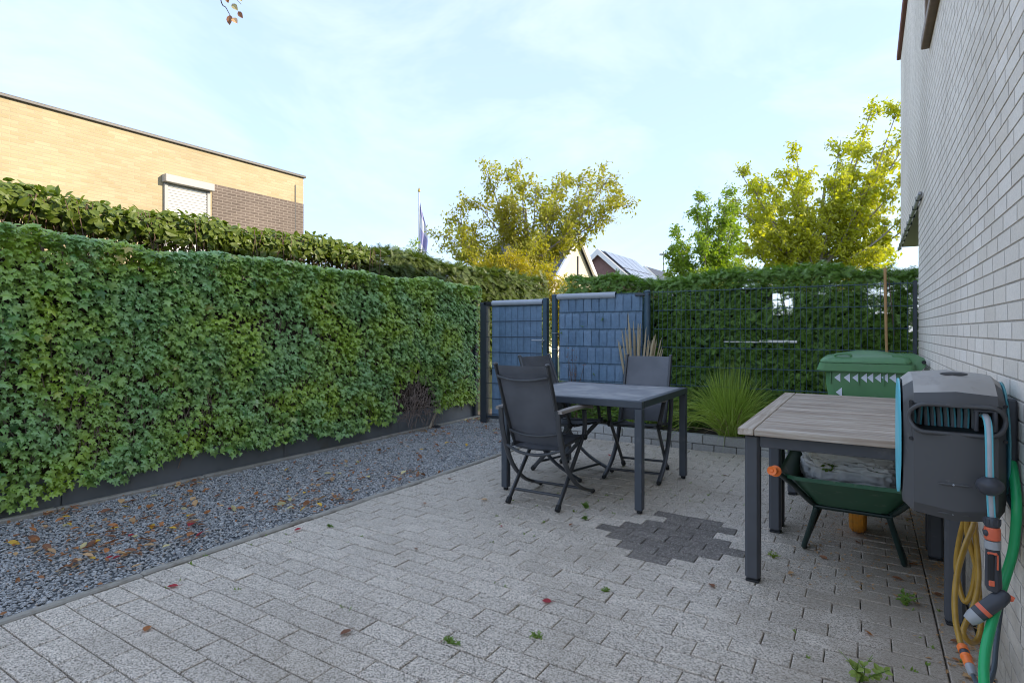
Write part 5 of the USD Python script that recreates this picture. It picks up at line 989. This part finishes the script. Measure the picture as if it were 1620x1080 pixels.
for k in range(620):                                                     # moss and grass seedlings in the joints
    q = rnd.choice(pavers); e = rnd.random(); x, y = (rnd.uniform(q[0], q[1]), q[2]) if e < 0.7 else (q[0], rnd.uniform(q[2], q[3]))
    if meshkit.fbm(np.array([x * 1.1, y * 1.1, 0.0]), 3, 17) > 0.52:
        for s in range(rnd.randint(2, 6)): P.append((x + rnd.gauss(0, 0.007), y + rnd.gauss(0, 0.003), -0.004))
P = np.array(P); leaves(mm_, DIAM, DIF, P, rng.normal(0, 1, (len(P), 3)) + (0, -0.5, 0.4), rng.normal(0, 0.6, (len(P), 3)) + (0, 0, 1), rng.uniform(0.007, 0.02, len(P))); tag(mm_.build("joint_moss", M["weed_leaf"]), "tiny moss and seedlings in the paving joints", "moss", kind="stuff")

# ================================================================== TREES, FLAG AND HOUSES BEYOND
def tree(name, label, base, trunk, limbs, leaf, nleaf, lsize, twig=0.45, spread=0.10, bark="bark", r0=0.075, group=None, droop=0.0, depth=0.9, start=0.35):
    "base: foot of the trunk; trunk: (x, z) up the stem; limbs: (x, z) tips of the main limbs in the tree's own width and height; depth: how far limbs reach fore and aft"
    o = thing(name, label, "tree", base, YAW, group); wd, lv = MB(), MB(); T = curve([(x, 0, z) for x, z in trunk], 16)
    wd.tube(T, np.linspace(r0, r0 * 0.3, 16), 8, False); P, D_ = [], []
    def grow(p, r, lev):
        nt = {0: 10, 1: 5}[lev]
        for k in range(nt):
            i = int(len(p) * (0.25 + 0.75 * (k + rnd.random()) / nt)); i = min(i, len(p) - 2); d = unit(p[i + 1] - p[i]); side = unit(np.cross(d, (rnd.gauss(0, 1), rnd.gauss(0, 1), rnd.gauss(0, 1))))
            L = twig * (1.0 if lev == 0 else 0.55) * rnd.uniform(0.5, 1.3); e = p[i] + unit(d * 0.8 + side * 0.9 + (0, 0, 0.25 - droop)) * L; q = curve([p[i], (p[i] + e) / 2 + (rnd.gauss(0, 0.03), rnd.gauss(0, 0.03), 0.04), e + (0, 0, -droop * L * 0.5)], 7)
            wd.tube(q, np.linspace(r * 0.4, r * 0.12, 7), 3, False)
            if lev == 0: grow(q, r * 0.4, 1)
            m = nleaf if lev == 0 else int(nleaf * 0.8)
            for s in range(m):
                t = rnd.uniform(0.15, 1.0) * 5.99; c = q[int(t)] + (q[int(t) + 1] - q[int(t)]) * (t % 1); P.append(c + np.array([rnd.gauss(0, spread), rnd.gauss(0, spread), rnd.gauss(-0.02, spread)])); D_.append(d)
    for x, z in limbs:
        k = min(15, max(2, int(15 * np.clip((z - trunk[0][1]) / (trunk[-1][1] - trunk[0][1]), start, 1.0) * rnd.uniform(0.45, 0.75)))); a = T[k]; yv = rnd.uniform(-depth, depth); e = np.array([x, yv, z])
        p = curve([a, a + (e - a) * (0.5, 0.5, 0.36), e], 12); wd.tube(p, np.linspace(r0 * 0.38, r0 * 0.07, 12), 5, False); grow(p, r0 * 0.3, 0)
        for s in range(nleaf * 5):
            t = rnd.uniform(0.35, 1.0) * 10.99; c = p[int(t)] + (p[int(t) + 1] - p[int(t)]) * (t % 1); P.append(c + np.array([rnd.gauss(0, spread), rnd.gauss(0, spread), rnd.gauss(0, spread)])); D_.append((0, 0, 1))
    P = np.array(P); n = len(P); nr = rng.normal(0, 1, (n, 3)) + (0, 0, 0.4); tp = rng.normal(0, 0.7, (n, 3)) + (0, 0, -0.6)
    leaves(lv, DIAM * (1, 1, 1), DIF, P, nr, tp, lsize * rng.uniform(0.65, 1.35, n))
    wd.build("trunk", M[bark], o); lv.build("crown", M[leaf], o); return o
tree("autumn_tree", "sparse autumn tree with golden-brown leaves behind the gate", (-6.48, 11.28, 0.0), [(0.0, 0), (-0.02, 1.3), (-0.08, 2.4), (-0.14, 3.2), (-0.20, 4.0)],
     [(-1.1, 4.8), (-1.3, 4.2), (-1.8, 3.8), (-2.15, 3.5), (-1.75, 3.2), (-0.6, 4.85), (0.07, 4.7), (0.8, 4.95), (1.2, 5.0), (1.65, 4.6), (1.95, 4.3), (2.05, 4.15), (-0.3, 4.4), (0.4, 4.5), (-0.65, 4.0), (0.51, 4.1), (1.2, 4.4), (-1.8, 3.0), (-1.0, 3.2), (-0.2, 2.9)], "autumn_leaf", 19, 0.085, 0.42, 0.06, "pale_bark", 0.085)
tree("lime_tree", "tall yellow-green tree beside the house wall behind the yew hedge", (-1.33, 18.06, 0.0), [(0.0, 0), (0.07, 1.60), (0.12, 2.9), (0.22, 4.1), (0.35, 5.2)],
     [(-2.23, 5.07), (-1.79, 6.07), (-1.33, 5.33), (-0.80, 5.60), (-0.09, 6.73), (0.27, 6.27), (1.33, 7.40), (1.79, 7.33), (2.40, 6.67), (2.47, 6.00), (2.00, 5.33), (2.40, 4.27), (2.00, 3.53), (-2.00, 3.87), (-1.67, 3.07), (0.80, 5.60), (-0.63, 4.40), (0.99, 4.27), (0.27, 3.73), (-0.99, 3.40), (1.20, 3.20), (-0.27, 3.07), (-1.33, 4.40), (1.47, 6.53), (2.13, 6.27), (0.13, 5.20), (3.20, 4.80), (3.07, 3.60), (-2.5, 4.3), (-2.2, 3.5), (-1.3, 3.7), (-0.6, 4.0), (0.5, 4.3), (1.4, 4.2), (1.9, 4.7), (2.7, 5.2), (0.3, 5.9), (-1.7, 4.6), (-0.9, 5.0), (1.0, 5.1), (0.0, 3.5), (1.8, 3.6), (-2.0, 5.0)], "lime_leaf", 17, 0.115, 0.36, 0.068, "pale_bark", 0.11, depth=1.3)
tree("lime_tree", "smaller yellow-green tree left of the tall one, behind the yew hedge", (-3.41, 14.39, 0.0), [(0.0, 0), (0.02, 1.3), (0.05, 2.6), (0.08, 4.2)],
     [(0.08, 4.7), (0.36, 4.65), (-0.31, 4.2), (-0.66, 3.8), (-0.6, 3.3), (-0.84, 2.9), (-0.95, 2.6), (0.7, 4.3), (0.94, 4.0), (1.0, 3.4), (0.23, 3.8), (-0.23, 3.4), (0.55, 3.1), (0.39, 2.8), (-0.3, 2.6), (0.8, 2.6), (-0.5, 3.0), (0.1, 3.1), (0.6, 3.6), (-0.1, 4.0), (0.35, 4.2), (-0.9, 3.2), (0.9, 2.9), (0.0, 2.6)], "lime_leaf", 13, 0.086, 0.25, 0.05, "pale_bark", 0.06)
tree("golden_bush", "bright golden-yellow bush lit by the sun behind the gate", (-5.35, 10.1, 0.0), [(0.0, 0), (0.02, 0.9), (0.0, 1.9)],
     [(-1.75, 2.35), (-1.5, 2.5), (-1.25, 2.6), (-1.0, 2.7), (-0.75, 2.7), (-0.5, 2.55), (-0.25, 2.35), (0.0, 2.15), (0.25, 2.05), (0.5, 2.0), (0.8, 1.95), (-1.4, 2.1), (-1.0, 2.2), (-0.6, 2.2), (-0.2, 1.95), (0.2, 1.75), (0.6, 1.7), (-0.9, 1.8), (-0.5, 1.7), (0.1, 1.5), (0.45, 1.45), (-1.3, 1.8)], "golden_leaf", 20, 0.060, 0.30, 0.05, "pale_bark", 0.04, depth=0.35)
tree("young_tree", "small pale tree top peeping over the far conifer hedge left of the flag", (-11.3, 12.4, 0.0), [(0.0, 0), (0.0, 1.8), (0.02, 3.6)],
     [(-0.35, 3.2), (0.0, 3.75), (-0.2, 3.5), (0.2, 3.0), (0.42, 2.9), (-0.45, 2.9)], "lime_leaf", 8, 0.075, 0.28, 0.05, "pale_bark", 0.04, depth=0.3)
ob = thing("overhanging_twig", "autumn twig with a few coloured leaves hanging into the top of the view", "twig")
b = MB(); tw = curve([(-3.97, 2.24, 4.15), (-3.91, 2.27, 3.80), (-3.865, 2.297, 3.523), (-3.837, 2.314, 3.479), (-3.812, 2.33, 3.425), (-3.795, 2.34, 3.40)], 20); b.tube(tw, np.linspace(0.006, 0.0015, 20), 5); b.tube(curve([(-3.93, 2.26, 3.88), (-3.83, 2.32, 3.62), (-3.745, 2.372, 3.50)], 8), 0.0016, 4); b.build("stem", M["bark"], ob)
for p, tp, cl, s in (((-3.832, 2.318, 3.560), (0.25, 0.1, -1), "rust", 0.058), ((-3.80, 2.338, 3.505), (0.55, 0.3, -0.75), "pale", 0.068), ((-3.765, 2.362, 3.452), (0.5, 0.2, -0.8), "brown", 0.058), ((-3.795, 2.34, 3.405), (0.5, 0.3, -0.85), "tan", 0.07), ((-3.812, 2.33, 3.425), (0.02, 0, -1), "brown", 0.075), ((-3.768, 2.36, 3.545), (0.6, 0.3, -0.6), "pale", 0.05), ((-3.90, 2.28, 3.70), (0.5, 0, -0.6), "tan", 0.07), ((-3.93, 2.26, 3.85), (-0.5, 0, -0.6), "rust", 0.07)):
    b = MB(); leaves(b, OVAL, OVF, np.array([p]), np.array([(0.5, -0.8, 0.3 + rnd.uniform(-0.3, 0.3))]), np.array([tp]), np.array([s])); b.build("leaf", M["dead_" + cl], ob)

fp = thing("flagpole", "white flagpole with gold finial rising behind the left hedge", "flagpole", (-13.41, 15.20, 0))
b = MB(); b.tube([(0, 0, 0), (0, 0, 6.08)], [0.045, 0.028], 12); b.build("pole", M["pole_white"], fp, True)
b = MB(); b.sphere((0, 0, 6.13), 0.05, 2); b.lathe([(0.01, 6.16), (0.035, 6.18), (0.0, 6.26)]); b.build("finial", M["gold"], fp)
fl = thing("flag", "limp white and lilac flag hanging down the flagpole", "flag", (-13.41, 15.20, 0), YAW); nu, nv = 14, 40
def flagpt(u, vv):
    z = 5.72 - 2.45 * vv - 0.25 * u; w = 0.10 + 0.42 * min(1, vv * 1.6); return (0.03 + w * u * (0.6 + 0.25 * math.sin(vv * 6)), 0.07 * math.sin(u * 9 + vv * 4) * (0.3 + vv), z)
for k in range(5):
    a0, a1 = k / 5, (k + 1) / 5; v = [flagpt(u, a0 + (a1 - a0) * t + 0.09 * (u - 0.5)) for t in np.linspace(0, 1, 9) for u in np.linspace(0, 1, nu)]; f = [(i * nu + j, i * nu + j + 1, (i + 1) * nu + j + 1, (i + 1) * nu + j) for i in range(8) for j in range(nu - 1)]
    b = MB(); b.add(v, np.array(f)); b.build("stripe", M["flag_lilac" if k % 2 == 0 else "flag_white"], fl, True)

def gabled_house(name, label, axis, e0, e1, c, ridge, eave, half, wallmat, roofmat, end_wall):
    "axis: the way the ridge runs, from e0 to e1; c: where the ridge lies across; half: half the width at the eaves"
    o = thing(name, label, "house")
    def P(a, w, z): return (a, c + w, z) if axis == "x" else (c + w, a, z)
    hw = half - 0.25; b = MB(); v = [P(e, w, z) for e in (e0, e1) for w, z in ((-hw, -0.2), (hw, -0.2), (hw, eave + 0.15), (0, ridge - 0.12), (-hw, eave + 0.15))]
    b.add(v, np.array([(0, 1, 2), (0, 2, 3), (0, 3, 4), (5, 7, 6), (5, 8, 7), (5, 9, 8), (0, 5, 6), (0, 6, 1), (4, 9, 5), (4, 5, 0), (1, 6, 7), (1, 7, 2)])); b.build("wall", M[wallmat], o)
    for s in (-1, 1):
        n = np.array(P(0, s * (ridge - eave), half)) - np.array(P(0, 0, 0)); n = unit(n) * 0.12; q = [np.array(P(e, w, z)) for e in (e0 - 0.15, e1 + 0.15) for w, z in ((0.0, ridge), (s * half, eave))]
        b = MB(); b.hull([p for p in q] + [p + n for p in q]); b.build("roof", M[roofmat], o)
        for e in (e0 - 0.22, e1 + 0.22):
            q = [np.array(P(e + d, w, z)) for d in (-0.06, 0.06) for w, z in ((0.0, ridge + 0.17), (s * (half + 0.05), eave + 0.10), (0.0, ridge - 0.20), (s * (half + 0.02), eave - 0.22))]; b = MB(); b.hull(q); b.build("barge_board", M["white_paint"], o)
    return o
g1 = gabled_house("gabled_house", "house with dark slate roof and cream gable behind the autumn tree", "x", -17.6, -12.9, 26.8, 6.12, 2.7, 3.7, "gable_cream", "slate_roof", 1)
b = MB(); b.span((-12.89, 26.95, 3.6), (-12.84, 27.05, 5.1), 0.01); b.build("gable_slit", M["slate_roof"], g1)
g2 = gabled_house("solar_house", "low red brick house with pale solar panels on its roof beyond the trees", "y", 32.4, 38.2, -14.0, 6.05, 3.4, 3.0, "red_brick_far", "slate_roof", 1)
sl = unit(np.array([3.0, 0, -2.65])); nm_ = unit(np.array([2.65, 0, 3.0]))
for i in range(5):
    for j in range(2):
        c0_ = np.array([-14.0, 32.6 + i * 1.1, 6.05]) + nm_ * 0.17 + sl * (0.12 + j * 1.75); q = [c0_ + sl * u + np.array([0, w, 0]) + nm_ * h for u in (0, 1.66) for w in (0.03, 1.04) for h in (0, 0.04)]; b = MB(); b.hull(q); b.build("solar_panel", M["solar_panel"], g2)
gabled_house("far_house", "tiny far gabled house with white verge between the trees", "y", 53.6, 60.0, -18.35, 7.35, 5.9, 1.5, "red_brick_far", "slate_roof", 1)
lp = thing("street_lamp", "slim far street lamp rising left of the smaller yellow-green tree", "street lamp", (-13.72, 44.5, 0), YAW)
b = MB(); b.tube([(0, 0, 0), (0, 0, 7.2)], [0.07, 0.045], 8); b.build("post", M["zinc"], lp); b = MB(); b.hull([(x, y, z) for x in (-0.32, 0.32) for y in (-0.15, 0.15) for z in (7.2, 7.3)]); b.build("lamp_head", M["zinc"], lp)
